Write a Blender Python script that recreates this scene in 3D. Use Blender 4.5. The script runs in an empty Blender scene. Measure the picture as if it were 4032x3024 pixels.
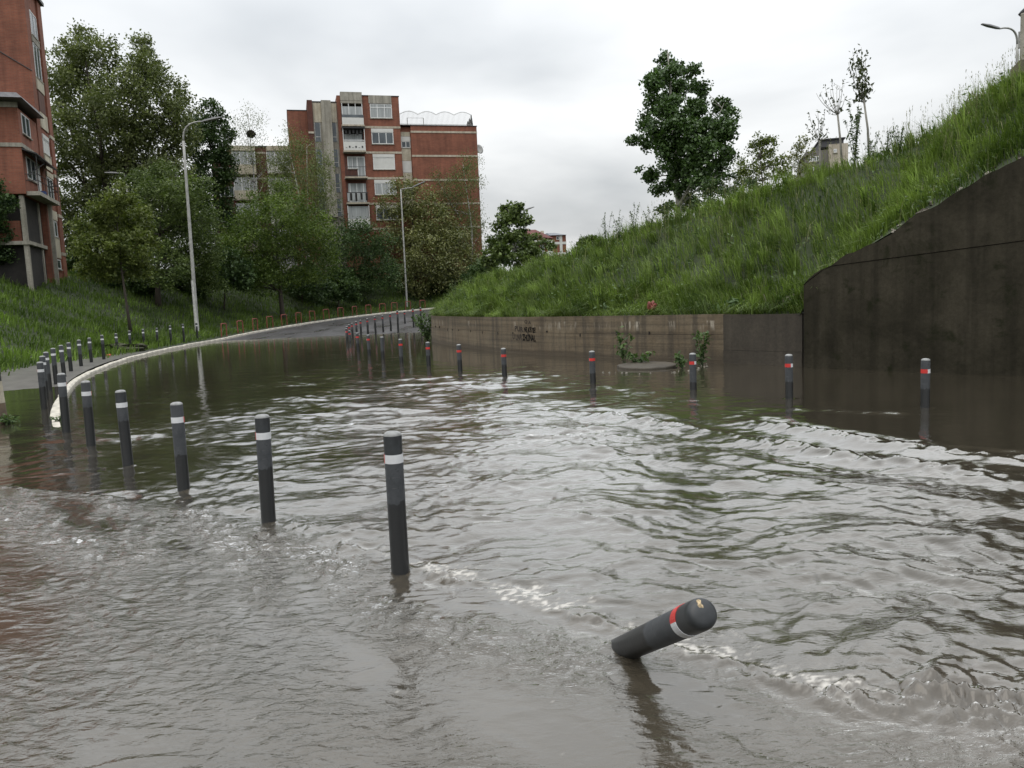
import bpy, bmesh, math, random
import numpy as np
from mathutils import Vector, Matrix

SC = bpy.context.scene
COL = SC.collection
RNG = np.random.default_rng(7)
random.seed(7)
R = math.radians

# ------------------------------------------------------------------ camera
CAM_H = 1.675            # metres above the flood water (water surface is z = 0)
PITCH, ROLL = R(6.05), R(2.5)
FPX = 3134.0             # focal length in photograph pixels (4032 wide)
cam_d = bpy.data.cameras.new("camera")
cam_d.sensor_width = 36.0
cam_d.lens = 36.0 * FPX / 4032.0
cam_d.clip_start, cam_d.clip_end = 0.05, 3000
cam = bpy.data.objects.new("camera", cam_d)
COL.objects.link(cam)
_f = np.array([0, math.cos(PITCH), -math.sin(PITCH)])
_u0 = np.array([0, math.sin(PITCH), math.cos(PITCH)])
_r0 = np.array([1.0, 0, 0])
_r = _r0 * math.cos(ROLL) - _u0 * math.sin(ROLL)
_u = _r0 * math.sin(ROLL) + _u0 * math.cos(ROLL)
cam.matrix_world = Matrix(((_r[0], _u[0], -_f[0], 0), (_r[1], _u[1], -_f[1], 0), (_r[2], _u[2], -_f[2], CAM_H), (0, 0, 0, 1)))
SC.camera = cam

# ------------------------------------------------------------------ sky, sun, exposure
SUN_EL, SUN_AZ = R(62), R(205)
world = bpy.data.worlds.new("World")
SC.world = world
world.use_nodes = True
wn, wl = world.node_tree.nodes, world.node_tree.links
wn.clear()
w_out = wn.new("ShaderNodeOutputWorld")
w_bg = wn.new("ShaderNodeBackground")
w_sky = wn.new("ShaderNodeTexSky")
w_sky.sky_type = 'NISHITA'
w_sky.sun_disc = False
w_sky.sun_elevation = SUN_EL
w_sky.sun_rotation = SUN_AZ
w_sky.air_density, w_sky.dust_density = 1.5, 4.0
w_tc = wn.new("ShaderNodeTexCoord")
w_sep = wn.new("ShaderNodeSeparateXYZ")
wl.new(w_tc.outputs["Generated"], w_sep.inputs[0])
def wmath(op, a, b=None, clamp=False):
    n = wn.new("ShaderNodeMath"); n.operation = op; n.use_clamp = clamp
    for i, v in enumerate((a, b)):
        if v is None: continue
        if isinstance(v, (int, float)): n.inputs[i].default_value = v
        else: wl.new(v, n.inputs[i])
    return n.outputs[0]
# cloud deck: noise laid on a flat layer overhead, so it stretches towards the horizon
zc = wmath('ADD', wmath('MAXIMUM', w_sep.outputs[2], 0.0), 0.22)
w_cmb = wn.new("ShaderNodeCombineXYZ")
wl.new(wmath('DIVIDE', w_sep.outputs[0], zc), w_cmb.inputs[0])
wl.new(wmath('DIVIDE', w_sep.outputs[1], zc), w_cmb.inputs[1])
w_n1 = wn.new("ShaderNodeTexNoise")
w_n1.inputs["Scale"].default_value = 0.95
w_n1.inputs["Detail"].default_value = 5
w_n1.inputs["Roughness"].default_value = 0.45
w_n1.inputs["Distortion"].default_value = 0.25
w_map = wn.new("ShaderNodeMapping")
w_map.inputs["Location"].default_value = (3.1, 2.6, 0.4)
wl.new(w_cmb.outputs[0], w_map.inputs[0])
wl.new(w_map.outputs[0], w_n1.inputs["Vector"])
w_rmp = wn.new("ShaderNodeValToRGB")
w_rmp.color_ramp.elements[0].position = 0.30
w_rmp.color_ramp.elements[0].color = (4.3, 4.5, 4.7, 1)
w_rmp.color_ramp.elements[1].position = 0.62
w_rmp.color_ramp.elements[1].color = (8.3, 8.35, 8.35, 1)
wl.new(w_n1.outputs[0], w_rmp.inputs[0])
w_mix = wn.new("ShaderNodeMixRGB")
w_mix.inputs[0].default_value = 0.90
wl.new(w_sky.outputs[0], w_mix.inputs[1])
wl.new(w_rmp.outputs[0], w_mix.inputs[2])
# an overcast deck is brighter overhead than at the horizon
w_lum = wn.new("ShaderNodeMixRGB"); w_lum.blend_type = 'MULTIPLY'; w_lum.inputs[0].default_value = 1.0
wl.new(w_mix.outputs[0], w_lum.inputs[1])
wl.new(wmath('ADD', wmath('MULTIPLY', wmath('MAXIMUM', w_sep.outputs[2], 0.0), 1.46), 0.655), w_lum.inputs[2])
wl.new(w_lum.outputs[0], w_bg.inputs[0])
w_bg.inputs[1].default_value = 0.1
wl.new(w_bg.outputs[0], w_out.inputs[0])

sun_d = bpy.data.lights.new("sun", 'SUN')
sun_d.energy = 0.6
sun_d.angle = R(60)
sun_d.color = (1.0, 0.97, 0.92)
sun = bpy.data.objects.new("sun", sun_d)
COL.objects.link(sun)
_sd = Vector((math.sin(SUN_AZ) * math.cos(SUN_EL), math.cos(SUN_AZ) * math.cos(SUN_EL), math.sin(SUN_EL)))
sun.rotation_euler = _sd.to_track_quat('Z', 'Y').to_euler()
sun.location = (0, -20, 60)

SC.view_settings.view_transform = 'Standard'
SC.view_settings.look = 'None'
SC.view_settings.exposure = 0.56
SC.view_settings.gamma = 1.0
SC.view_settings.use_curve_mapping = False
SC.render.engine = 'CYCLES'
SC.cycles.use_denoising = True
SC.cycles.max_bounces = 6
SC.cycles.diffuse_bounces = 3
SC.cycles.glossy_bounces = 3
SC.cycles.transmission_bounces = 3
SC.cycles.transparent_max_bounces = 4
SC.cycles.caustics_reflective = False
SC.cycles.caustics_refractive = False

# ------------------------------------------------------------------ measuring helpers (photograph pixel -> place in the world)
def ray(px, py):
    return _f * FPX + _r * (px - 2016.0) - _u * (py - 1512.0)
def G(px, py, z=0.0):                 # point on the level z
    d = ray(px, py); t = (z - CAM_H) / d[2]
    return np.array([d[0] * t, d[1] * t, z])
def W(px, py, Y):                     # point at the distance Y in front
    d = ray(px, py); t = Y / d[1]
    return np.array([d[0] * t, Y, CAM_H + d[2] * t])
def proj(p):
    v = np.asarray(p, float) - np.array([0, 0, CAM_H])
    w = v @ _f
    return 2016 + FPX * (v @ _r) / w, 1512 - FPX * (v @ _u) / w

# ------------------------------------------------------------------ noise
def _hash(ix, iy, seed):
    h = (ix.astype(np.int64) * 374761393 + iy.astype(np.int64) * 668265263 + seed * 974711) & 0x7fffffff
    h = (h ^ (h >> 13)) * 1274126177 & 0x7fffffff
    return (h ^ (h >> 16)) & 0xffff
def perlin(x, y, seed=0):
    x = np.asarray(x, float); y = np.asarray(y, float)
    ix, iy = np.floor(x), np.floor(y)
    fx, fy = x - ix, y - iy
    def g(dx, dy):
        a = _hash(ix + dx, iy + dy, seed) * (2 * math.pi / 65536.0)
        return np.cos(a) * (fx - dx) + np.sin(a) * (fy - dy)
    sx = fx * fx * fx * (fx * (fx * 6 - 15) + 10)
    sy = fy * fy * fy * (fy * (fy * 6 - 15) + 10)
    a = g(0, 0) * (1 - sx) + g(1, 0) * sx
    b = g(0, 1) * (1 - sx) + g(1, 1) * sx
    return (a * (1 - sy) + b * sy) * 1.5
def fbm(x, y, seed=0, oct=4):
    s = 0; a = 1.0
    for i in range(oct):
        s = s + a * perlin(x * 2 ** i, y * 2 ** i, seed + i * 17); a *= 0.5
    return s
def sstep(a, b, x):
    t = np.clip((np.asarray(x, float) - a) / (b - a), 0, 1)
    return t * t * (3 - 2 * t)

# ------------------------------------------------------------------ object helpers
def tag(o, label=None, cat=None, group=None, kind=None):
    if label: o["label"] = label
    if cat: o["category"] = cat
    if group: o["group"] = group
    if kind: o["kind"] = kind
    return o
def empty(name, loc=(0, 0, 0), rz=0.0):
    o = bpy.data.objects.new(name, None)
    o.empty_display_size = 0.3
    COL.objects.link(o)
    o.location = tuple(float(v) for v in loc); o.rotation_euler = (0, 0, rz)
    return o
def link_mesh(name, me, mat=None, parent=None):
    o = bpy.data.objects.new(name, me)
    COL.objects.link(o)
    if mat is not None and len(me.materials) == 0: me.materials.append(mat)
    if parent is not None: o.parent = parent
    return o
def np_mesh(name, verts, polys, smooth=False, attrs=None):
    """polys: list of int arrays, each (n, k) with the same k per array"""
    me = bpy.data.meshes.new(name)
    v = np.ascontiguousarray(verts, dtype=np.float32)
    me.vertices.add(len(v)); me.vertices.foreach_set("co", v.ravel())
    polys = [np.asarray(p, dtype=np.int32) for p in polys if len(p)]
    nl = sum(p.size for p in polys); npoly = sum(len(p) for p in polys)
    me.loops.add(nl); me.polygons.add(npoly)
    me.loops.foreach_set("vertex_index", np.concatenate([p.ravel() for p in polys]))
    tot = np.concatenate([np.full(len(p), p.shape[1], np.int32) for p in polys])
    st = np.concatenate([[0], np.cumsum(tot)[:-1]]).astype(np.int32)
    me.polygons.foreach_set("loop_start", st)
    me.polygons.foreach_set("loop_total", tot)
    if smooth: me.polygons.foreach_set("use_smooth", np.ones(npoly, dtype=bool))
    for k, a in (attrs or {}).items():
        at = me.attributes.new(k, 'FLOAT', 'POINT'); at.data.foreach_set("value", np.ascontiguousarray(a, dtype=np.float32))
    me.update(calc_edges=True)
    me.validate()
    return me
class MB:
    """collects shapes for one mesh object"""
    def __init__(self): self.v = []; self.f = []
    def add(self, vs, fs):
        n = len(self.v); self.v += [tuple(map(float, p)) for p in vs]; self.f += [tuple(i + n for i in q) for q in fs]; return self
    def box(self, x0, x1, y0, y1, z0, z1):
        if x0 > x1: x0, x1 = x1, x0
        if y0 > y1: y0, y1 = y1, y0
        if z0 > z1: z0, z1 = z1, z0
        v = [(x0, y0, z0), (x1, y0, z0), (x1, y1, z0), (x0, y1, z0), (x0, y0, z1), (x1, y0, z1), (x1, y1, z1), (x0, y1, z1)]
        return self.add(v, [(0, 3, 2, 1), (4, 5, 6, 7), (0, 1, 5, 4), (1, 2, 6, 5), (2, 3, 7, 6), (3, 0, 4, 7)])
    def tube(self, pts, rad, n=8, cap=True):
        pts = [Vector(p) for p in pts]
        if not hasattr(rad, '__len__'): rad = [rad] * len(pts)
        rings = []; ref = None; vs = []; fs = []
        for i, p in enumerate(pts):
            t = (pts[min(i + 1, len(pts) - 1)] - pts[max(i - 1, 0)]).normalized()
            if ref is None:
                ref = t.orthogonal().normalized()
            ref = (ref - t * ref.dot(t)).normalized()
            b = t.cross(ref)
            for k in range(n):
                a = 2 * math.pi * k / n
                vs.append(p + (ref * math.cos(a) + b * math.sin(a)) * rad[i])
        for i in range(len(pts) - 1):
            for k in range(n):
                fs.append((i * n + k, i * n + (k + 1) % n, (i + 1) * n + (k + 1) % n, (i + 1) * n + k))
        if cap:
            fs.append(tuple(range(n - 1, -1, -1))); m = (len(pts) - 1) * n
            fs.append(tuple(m + k for k in range(n)))
        return self.add(vs, fs)
    def lathe(self, prof, n=24, a0=0.0, a1=2 * math.pi, z=0.0):
        full = abs(a1 - a0 - 2 * math.pi) < 1e-6
        m = n if full else n + 1
        vs = [(r * math.cos(a0 + (a1 - a0) * k / n), r * math.sin(a0 + (a1 - a0) * k / n), zz + z) for r, zz in prof for k in range(m)]
        fs = []
        for i in range(len(prof) - 1):
            for k in range(n):
                k2 = (k + 1) % m
                fs.append((i * m + k, i * m + k2, (i + 1) * m + k2, (i + 1) * m + k))
        return self.add(vs, fs)
    def mesh(self, name, smooth=False):
        me = bpy.data.meshes.new(name); me.from_pydata(self.v, [], self.f); me.update()
        if smooth: me.polygons.foreach_set("use_smooth", [True] * len(me.polygons))
        return me
    def build(self, name, mat, parent=None, smooth=False, bevel=0.0):
        me = self.mesh(name, smooth); o = link_mesh(name, me, mat, parent)
        if bevel:
            b = o.modifiers.new("bevel", 'BEVEL'); b.width = bevel; b.segments = 1; b.limit_method = 'ANGLE'
        return o

# ------------------------------------------------------------------ materials
def new_mat(name):
    m = bpy.data.materials.new(name); m.use_nodes = True
    nt = m.node_tree; b = nt.nodes["Principled BSDF"]
    return m, nt, b
def lnk(nt, a, b): nt.links.new(a, b)
def n_math(nt, op, a, b=None, c=None, clamp=False):
    n = nt.nodes.new("ShaderNodeMath"); n.operation = op; n.use_clamp = clamp
    for i, v in enumerate((a, b, c)):
        if v is None: continue
        if isinstance(v, (int, float)): n.inputs[i].default_value = v
        else: nt.links.new(v, n.inputs[i])
    return n.outputs[0]
def n_mix(nt, fac, a, b, mode='MIX'):
    n = nt.nodes.new("ShaderNodeMixRGB"); n.blend_type = mode
    for i, v in enumerate((fac, a, b)):
        if isinstance(v, (int, float)): n.inputs[i].default_value = v
        elif isinstance(v, tuple): n.inputs[i].default_value = v if len(v) == 4 else (*v, 1)
        else: nt.links.new(v, n.inputs[i])
    return n.outputs[0]
def n_noise(nt, vec, scale, detail=4, rough=0.55, dist=0.0):
    n = nt.nodes.new("ShaderNodeTexNoise"); n.inputs["Scale"].default_value = scale
    n.inputs["Detail"].default_value = detail; n.inputs["Roughness"].default_value = rough; n.inputs["Distortion"].default_value = dist
    if vec is not None: nt.links.new(vec, n.inputs["Vector"])
    return n.outputs[0]
def n_ramp(nt, v, stops):
    n = nt.nodes.new("ShaderNodeValToRGB"); cr = n.color_ramp
    while len(cr.elements) < len(stops): cr.elements.new(0.5)
    for e, (p, c) in zip(cr.elements, stops):
        e.position = p; e.color = (*c, 1) if not isinstance(c, (int, float)) else (c, c, c, 1)
    nt.links.new(v, n.inputs[0]); return n.outputs[0]
def n_obj(nt, scale=None):
    t = nt.nodes.new("ShaderNodeTexCoord").outputs["Object"]
    if scale is None: return t
    m = nt.nodes.new("ShaderNodeMapping"); m.inputs["Scale"].default_value = scale; nt.links.new(t, m.inputs[0]); return m.outputs[0]
def n_attr(nt, name):
    a = nt.nodes.new("ShaderNodeAttribute"); a.attribute_name = name; return a.outputs["Fac"]
def n_bump(nt, h, strength, dist, normal=None):
    b = nt.nodes.new("ShaderNodeBump"); b.inputs["Strength"].default_value = strength; b.inputs["Distance"].default_value = dist
    nt.links.new(h, b.inputs["Height"])
    if normal is not None: nt.links.new(normal, b.inputs["Normal"])
    return b.outputs[0]
def plain(name, col, rough=0.7, var=0.25, scale=3.0, bump=0.0, bscale=30.0, metal=0.0, spec=0.5, stretch=(1, 1, 1)):
    m, nt, b = new_mat(name)
    v = n_obj(nt, stretch)
    n = n_noise(nt, v, scale, 6, 0.6)
    lo = tuple(c * (1 - var) for c in col); hi = tuple(min(1, c * (1 + var)) for c in col)
    lnk(nt, n_ramp(nt, n, [(0.3, lo), (0.7, hi)]), b.inputs["Base Color"])
    b.inputs["Roughness"].default_value = rough; b.inputs["Metallic"].default_value = metal
    b.inputs["Specular IOR Level"].default_value = spec
    if bump:
        lnk(nt, n_bump(nt, n_noise(nt, v, bscale, 4), bump, 0.01), b.inputs["Normal"])
    return m
def brick_mat(name, c1, c2, mortar, rough=0.85):
    m, nt, b = new_mat(name)
    t = n_obj(nt); s = nt.nodes.new("ShaderNodeSeparateXYZ"); lnk(nt, t, s.inputs[0])
    c = nt.nodes.new("ShaderNodeCombineXYZ")
    lnk(nt, n_math(nt, 'ADD', s.outputs[0], s.outputs[1]), c.inputs[0]); lnk(nt, s.outputs[2], c.inputs[1])
    k = nt.nodes.new("ShaderNodeTexBrick"); lnk(nt, c.outputs[0], k.inputs["Vector"])
    k.inputs["Color1"].default_value = (*c1, 1); k.inputs["Color2"].default_value = (*c2, 1); k.inputs["Mortar"].default_value = (*mortar, 1)
    k.inputs["Scale"].default_value = 1.0; k.inputs["Brick Width"].default_value = 0.26; k.inputs["Row Height"].default_value = 0.085
    k.inputs["Mortar Size"].default_value = 0.010; k.inputs["Mortar Smooth"].default_value = 0.2
    big = n_ramp(nt, n_noise(nt, n_obj(nt, (0.5, 0.5, 0.9)), 0.8, 6, 0.65), [(0.3, 0.62), (0.68, 1.12)])
    streak = n_ramp(nt, n_noise(nt, n_obj(nt, (3, 3, 0.25)), 1.0, 4, 0.6), [(0.35, 0.75), (0.6, 1.0)])
    lnk(nt, n_mix(nt, 1.0, n_mix(nt, 1.0, k.outputs["Color"], big, 'MULTIPLY'), streak, 'MULTIPLY'), b.inputs["Base Color"])
    b.inputs["Roughness"].default_value = rough
    lnk(nt, n_bump(nt, k.outputs["Fac"], -0.6, 0.01), b.inputs["Normal"])
    return m
def concrete_mat(name, col, dirt, streak=0.6, rough=0.8, moss=None, scale=1.0, spec=0.4):
    m, nt, b = new_mat(name)
    v = n_obj(nt)
    fine = n_noise(nt, v, 14 * scale, 8, 0.65)
    big = n_noise(nt, v, 0.9 * scale, 6, 0.6, 0.4)
    st = n_noise(nt, n_obj(nt, (4.5, 4.5, 0.22)), 1.0, 5, 0.6)
    base = n_mix(nt, n_ramp(nt, big, [(0.35, 0.0), (0.65, 1.0)]), tuple(col), tuple(dirt))
    base = n_mix(nt, n_math(nt, 'MULTIPLY', n_ramp(nt, st, [(0.42, 0.0), (0.62, 1.0)]), streak), base, tuple(c * 0.35 for c in dirt))
    base = n_mix(nt, 1.0, base, n_ramp(nt, fine, [(0.25, 0.72), (0.75, 1.2)]), 'MULTIPLY')
    if moss:
        base = n_mix(nt, n_ramp(nt, n_noise(nt, v, 1.6, 7, 0.7, 0.5), [(0.55, 0.0), (0.66, 0.85)]), base, tuple(moss))
    lnk(nt, base, b.inputs["Base Color"]); b.inputs["Roughness"].default_value = rough; b.inputs["Specular IOR Level"].default_value = spec
    lnk(nt, n_bump(nt, fine, 0.35, 0.02), b.inputs["Normal"])
    return m
def leaf_mat(name, dark, light, trans=0.25, rough=0.55, spec=0.35):
    m, nt, b = new_mat(name)
    a = n_attr(nt, "shade")
    col = n_ramp(nt, a, [(0.0, dark), (0.75, light), (1.0, tuple(min(1, c * 1.55) for c in light))])
    lnk(nt, col, b.inputs["Base Color"]); b.inputs["Roughness"].default_value = rough
    b.inputs["Specular IOR Level"].default_value = spec
    t = nt.nodes.new("ShaderNodeBsdfTranslucent"); lnk(nt, n_mix(nt, 1.0, col, (1.1, 1.25, 0.6, 1), 'MULTIPLY'), t.inputs[0])
    mx = nt.nodes.new("ShaderNodeMixShader"); mx.inputs[0].default_value = trans
    lnk(nt, b.outputs[0], mx.inputs[1]); lnk(nt, t.outputs[0], mx.inputs[2])
    lnk(nt, mx.outputs[0], nt.nodes["Material Output"].inputs[0])
    return m

# ------------------------------------------------------------------ plan of the place
def resample(pts, step):
    pts = np.asarray(pts, float)
    # centripetal-ish smoothing by Catmull-Rom
    P = np.vstack([2 * pts[0] - pts[1], pts, 2 * pts[-1] - pts[-2]])
    out = []
    for i in range(1, len(P) - 2):
        n = 12
        for k in range(n):
            t = k / n
            a, b, c, d = P[i - 1], P[i], P[i + 1], P[i + 2]
            out.append(0.5 * ((2 * b) + (c - a) * t + (2 * a - 5 * b + 4 * c - d) * t * t + (3 * b - a - 3 * c + d) * t ** 3))
    out.append(pts[-1]); out = np.array(out)
    L = np.concatenate([[0], np.cumsum(np.linalg.norm(np.diff(out[:, :2], axis=0), axis=1))])
    n = max(2, int(round(L[-1] / step)) + 1)
    s = np.linspace(0, L[-1], n)
    return np.stack([np.interp(s, L, out[:, k]) for k in range(out.shape[1])], 1)
def lin_resample(pts, step):
    pts = np.asarray(pts, float)
    L = np.concatenate([[0], np.cumsum(np.linalg.norm(np.diff(pts[:, :2], axis=0), axis=1))])
    n = max(2, int(round(L[-1] / step)) + 1); s = np.linspace(0, L[-1], n)
    return np.stack([np.interp(s, L, pts[:, k]) for k in range(pts.shape[1])], 1)
def normals2(p):
    t = np.gradient(p[:, :2], axis=0); t /= np.linalg.norm(t, axis=1, keepdims=True)
    return np.stack([-t[:, 1], t[:, 0]], 1)
def road_z(Y):
    Y = np.asarray(Y, float)
    return np.where(Y < 40, -0.28, np.where(Y < 48, -0.28 + 0.30 * sstep(40, 48, Y), 0.02 + 0.035 * (Y - 48)))

KERB = [(-6.1, 10.6), (-6.5, 11.3), (-7.87, 13.57), (-9.2, 16.1), (-11.63, 21.2), (-13.43, 26.1), (-14.86, 30.8), (-15.7, 34.6),
        (-16.65, 40.5), (-17.25, 46.0), (-16.97, 53.0), (-15.6, 61.0), (-13.2, 69.0), (-8.0, 78.0), (0.0, 86.0), (12.0, 92.0), (30, 97), (60, 100)]
KERB_P = resample(KERB, 1.0)
KERB_N = normals2(KERB_P)          # points to the left of the walking direction = away from the road
def kerb_top(Y):
    return np.where(np.asarray(Y) < 46, -0.02 + 0.10 * sstep(10.6, 17, Y) + 0.03 * sstep(22, 46, Y), np.maximum(road_z(Y) + 0.12, 0.11))

# materials of the setting
M = {}
def road_material():
    m, nt, b = new_mat("wet_asphalt")
    v = n_obj(nt)
    n = n_noise(nt, v, 1.2, 6, 0.6); f = n_noise(nt, v, 60, 3, 0.6)
    lnk(nt, n_mix(nt, 1, n_ramp(nt, n, [(0.3, (0.055, 0.053, 0.055)), (0.7, (0.09, 0.087, 0.09))]), n_ramp(nt, f, [(0.3, 0.7), (0.7, 1.25)]), 'MULTIPLY'), b.inputs["Base Color"])
    lnk(nt, n_ramp(nt, n_noise(nt, n_obj(nt, (1, 0.3, 1)), 0.7, 4), [(0.35, 0.22), (0.65, 0.5)]), b.inputs["Roughness"])
    lnk(nt, n_bump(nt, f, 0.25, 0.01), b.inputs["Normal"])
    return m
M['road'] = road_material()
M['soil'] = plain("dark_soil", (0.035, 0.038, 0.018), 0.95, 0.5, 2.0)
M['earth'] = plain("bank_earth", (0.030, 0.042, 0.016), 0.95, 0.5, 1.5)
M['paving'] = plain("wet_pavement", (0.13, 0.125, 0.115), 0.35, 0.35, 2.5, 0.2, 40)
M['kerb'] = plain("painted_kerb", (0.50, 0.47, 0.40), 0.7, 0.42, 3.0, 0.3, 35)
M['wall_tan'] = None

# ground sheet to the horizon
mb = MB(); mb.add([(-1500, -300, -2.0), (1500, -300, -2.0), (1500, 2500, -2.0), (-1500, 2500, -2.0)], [(0, 1, 2, 3)])
tag(mb.build("ground", M['soil']), kind="structure")

# road bed: one sheet that dips under the water and climbs behind
xs = np.linspace(-34, 62, 49); ys = np.linspace(-6, 132, 93)
XX, YY = np.meshgrid(xs, ys)
rv = np.stack([XX.ravel(), YY.ravel(), road_z(YY).ravel() - 0.01 * np.abs(XX.ravel()) * 0.0], 1)
idx = np.arange(rv.shape[0]).reshape(YY.shape)
rq = np.stack([idx[:-1, :-1], idx[:-1, 1:], idx[1:, 1:], idx[1:, :-1]], -1).reshape(-1, 4)
tag(link_mesh("road", np_mesh("road", rv, [rq], True), M['road']), kind="structure")

# left bank: pavement strip behind the kerb, then the grass slope and its plateau
D_L = np.concatenate([[0.16, 0.6, 1.2, 1.8, 2.4, 3.0], np.linspace(3.6, 15, 20), [18, 22, 28, 36, 46, 60, 80]])
def left_z(P, d):
    """height of the left side at distance d behind kerb point P"""
    Y = P[1]; k = float(kerb_top(Y)) - 0.012
    if Y < 30: k = -0.10 + 0.19 * float(sstep(13, 27, Y))
    w = 3.0 - 2.0 * float(sstep(26, 36, Y))             # pavement width, then the slope starts
    top = 4.45 - 1.0 * float(sstep(62, 90, Y))
    up = top * float(sstep(0, 1, min(1.0, max(0.0, (d - w) / 12.5))) * 0.75 + 0.25 * min(1.0, max(0, (d - w) / 12.5)))
    return k + up
lv = []; nl_ = len(KERB_P)
for i in range(nl_):
    for d in D_L:
        x, y = KERB_P[i] + KERB_N[i] * d
        z = left_z(KERB_P[i], d)
        if d > 3: z += 0.18 * float(fbm(x * 0.25, y * 0.25, 5, 3))
        lv.append((x, y, z))
lv = np.array(lv); idx = np.arange(len(lv)).reshape(nl_, len(D_L))
lq = np.stack([idx[:-1, :-1], idx[1:, :-1], idx[1:, 1:], idx[:-1, 1:]], -1).reshape(-1, 4)
lq = lq[:, ::-1]
tag(link_mesh("left_bank", np_mesh("left_bank", lv, [lq], True), M['earth']), kind="structure")
# flat pavement sheet behind the kerb
pv = []; DP = [0.17, 0.8, 1.6, 2.4, 3.05]; kp = [i for i in range(nl_) if KERB_P[i][1] < 37]
for i in kp:
    wd = 1.0 - 0.7 * float(sstep(28, 37, KERB_P[i][1]))
    for d in DP:
        q = KERB_P[i] + KERB_N[i] * (0.17 + (d - 0.17) * wd)
        pv.append((q[0], q[1], left_z(KERB_P[i], 0.5) + 0.006))
pv = np.array(pv); idx = np.arange(len(pv)).reshape(len(kp), len(DP))
pq = np.stack([idx[:-1, :-1], idx[1:, :-1], idx[1:, 1:], idx[:-1, 1:]], -1).reshape(-1, 4)[:, ::-1]
tag(link_mesh("pavement", np_mesh("pavement", pv, [pq], True), M['paving']), kind="structure")

# kerb of single stones
kroot = empty("kerb", (-6.4, 11.2, 0)); tag(kroot, kind="structure")
kst = lin_resample(KERB_P[(KERB_P[:, 1] < 90)], 0.9)
kmeshes = []
for v_ in range(4):
    m_ = MB(); hl = 0.435
    m_.box(-hl, hl, -0.08, 0.08, -0.45, 0.0)
    me = m_.mesh("kerb_stone")
    bm = bmesh.new(); bm.from_mesh(me)
    bmesh.ops.bevel(bm, geom=[e for e in bm.edges if all(v.co.z > -0.1 for v in e.verts)], offset=0.018 + 0.006 * v_, segments=1, affect='EDGES')
    bm.to_mesh(me); bm.free(); me.materials.append(M['kerb']); kmeshes.append(me)
for i in range(len(kst) - 1):
    a, b = kst[i], kst[i + 1]; c = (a + b) / 2
    o = link_mesh("kerb_stone", kmeshes[i % 4], None, kroot)
    z0, z1 = float(kerb_top(a[1])), float(kerb_top(b[1]))
    o.location = (c[0] + 6.4, c[1] - 11.2, (z0 + z1) / 2 + random.uniform(-.008, .008))
    o.rotation_euler = (random.uniform(-.015, .015), -math.atan2(z1 - z0, float(np.linalg.norm(b - a))), math.atan2(b[1] - a[1], b[0] - a[0]))

# ------------------------------------------------------------------ right: low retaining wall and high wing wall
LOWW = [(-3.2, 39.5), (-3.5, 35.6), (-2.55, 31.6), (-0.98, 27.3), (0.68, 23.96), (3.2, 20.4), (4.92, 18.34)]
LOW_P = resample(LOWW, 0.5)[::-1]                     # from right (near) to left (far)
GREY = lin_resample([(6.16, 16.78), (4.92, 18.34)], 0.4)
HIGH = np.array([(6.10, 16.52), (7.45, 14.83), (8.68, 13.38), (10.4, 11.3), (13.0, 8.2)])
HIGH_P = lin_resample(HIGH, 0.12)
def high_top(x):       # profile of the sloping top against x
    return np.interp(x, [6.10, 6.16, 6.45, 7.40, 8.35, 8.7, 10.4, 13.0], [1.72, 1.80, 2.09, 2.77, 3.50, 3.72, 5.0, 6.9])
def wall_tan():
    m, nt, b = new_mat("stained_tan_concrete")
    v = n_obj(nt); s = nt.nodes.new("ShaderNodeSeparateXYZ"); lnk(nt, v, s.inputs[0])
    st = n_noise(nt, n_obj(nt, (3.2, 3.2, 0.16)), 1.0, 6, 0.62)
    bands = n_noise(nt, n_obj(nt, (0.15, 0.15, 9.0)), 1.0, 3, 0.5)
    fine = n_noise(nt, v, 16, 8, 0.65)
    col = n_ramp(nt, n_noise(nt, v, 0.8, 5, 0.6), [(0.3, (0.105, 0.077, 0.045)), (0.7, (0.170, 0.136, 0.090))])
    col = n_mix(nt, n_ramp(nt, st, [(0.47, 0.0), (0.62, 0.72)]), col, (0.045, 0.036, 0.024))
    col = n_mix(nt, 1, col, n_ramp(nt, bands, [(0.35, 0.68), (0.6, 1.12)]), 'MULTIPLY')
    # lime runs under the top edge
    lime = n_noise(nt, n_obj(nt, (5.0, 5.0, 0.7)), 1.0, 5, 0.7, 0.3)
    lm = n_math(nt, 'MULTIPLY', n_ramp(nt, lime, [(0.54, 0.0), (0.60, 1.0)]), n_ramp(nt, s.outputs[2], [(0.72, 0.0), (0.86, 1.0), (0.97, 1.0), (1.0, 0.0)]))
    lm = n_math(nt, 'MULTIPLY', lm, n_ramp(nt, n_noise(nt, v, 0.55, 2), [(0.44, 0.0), (0.54, 1.0)]))
    col = n_mix(nt, n_math(nt, 'MULTIPLY', lm, 0.75), col, (0.40, 0.36, 0.29))
    # rising damp tide mark (a stain with an edge of its own)
    tide = n_math(nt, 'ADD', s.outputs[2], n_math(nt, 'MULTIPLY', n_noise(nt, v, 1.3, 4), 0.25))
    col = n_mix(nt, n_ramp(nt, tide, [(0.24, 0.65), (0.34, 0.0)]), col, (0.05, 0.038, 0.024))
    col = n_mix(nt, 1, col, n_ramp(nt, fine, [(0.25, 0.75), (0.75, 1.2)]), 'MULTIPLY')
    lnk(nt, col, b.inputs["Base Color"]); b.inputs["Roughness"].default_value = 0.75
    lnk(nt, n_bump(nt, n_math(nt, 'ADD', fine, n_math(nt, 'MULTIPLY', bands, 2.0)), 0.4, 0.02), b.inputs["Normal"])
    return m
M['wall_tan'] = wall_tan()
M['wall_grey'] = concrete_mat("grey_patched_concrete", (0.078, 0.066, 0.049), (0.052, 0.044, 0.033), 0.3)
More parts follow.
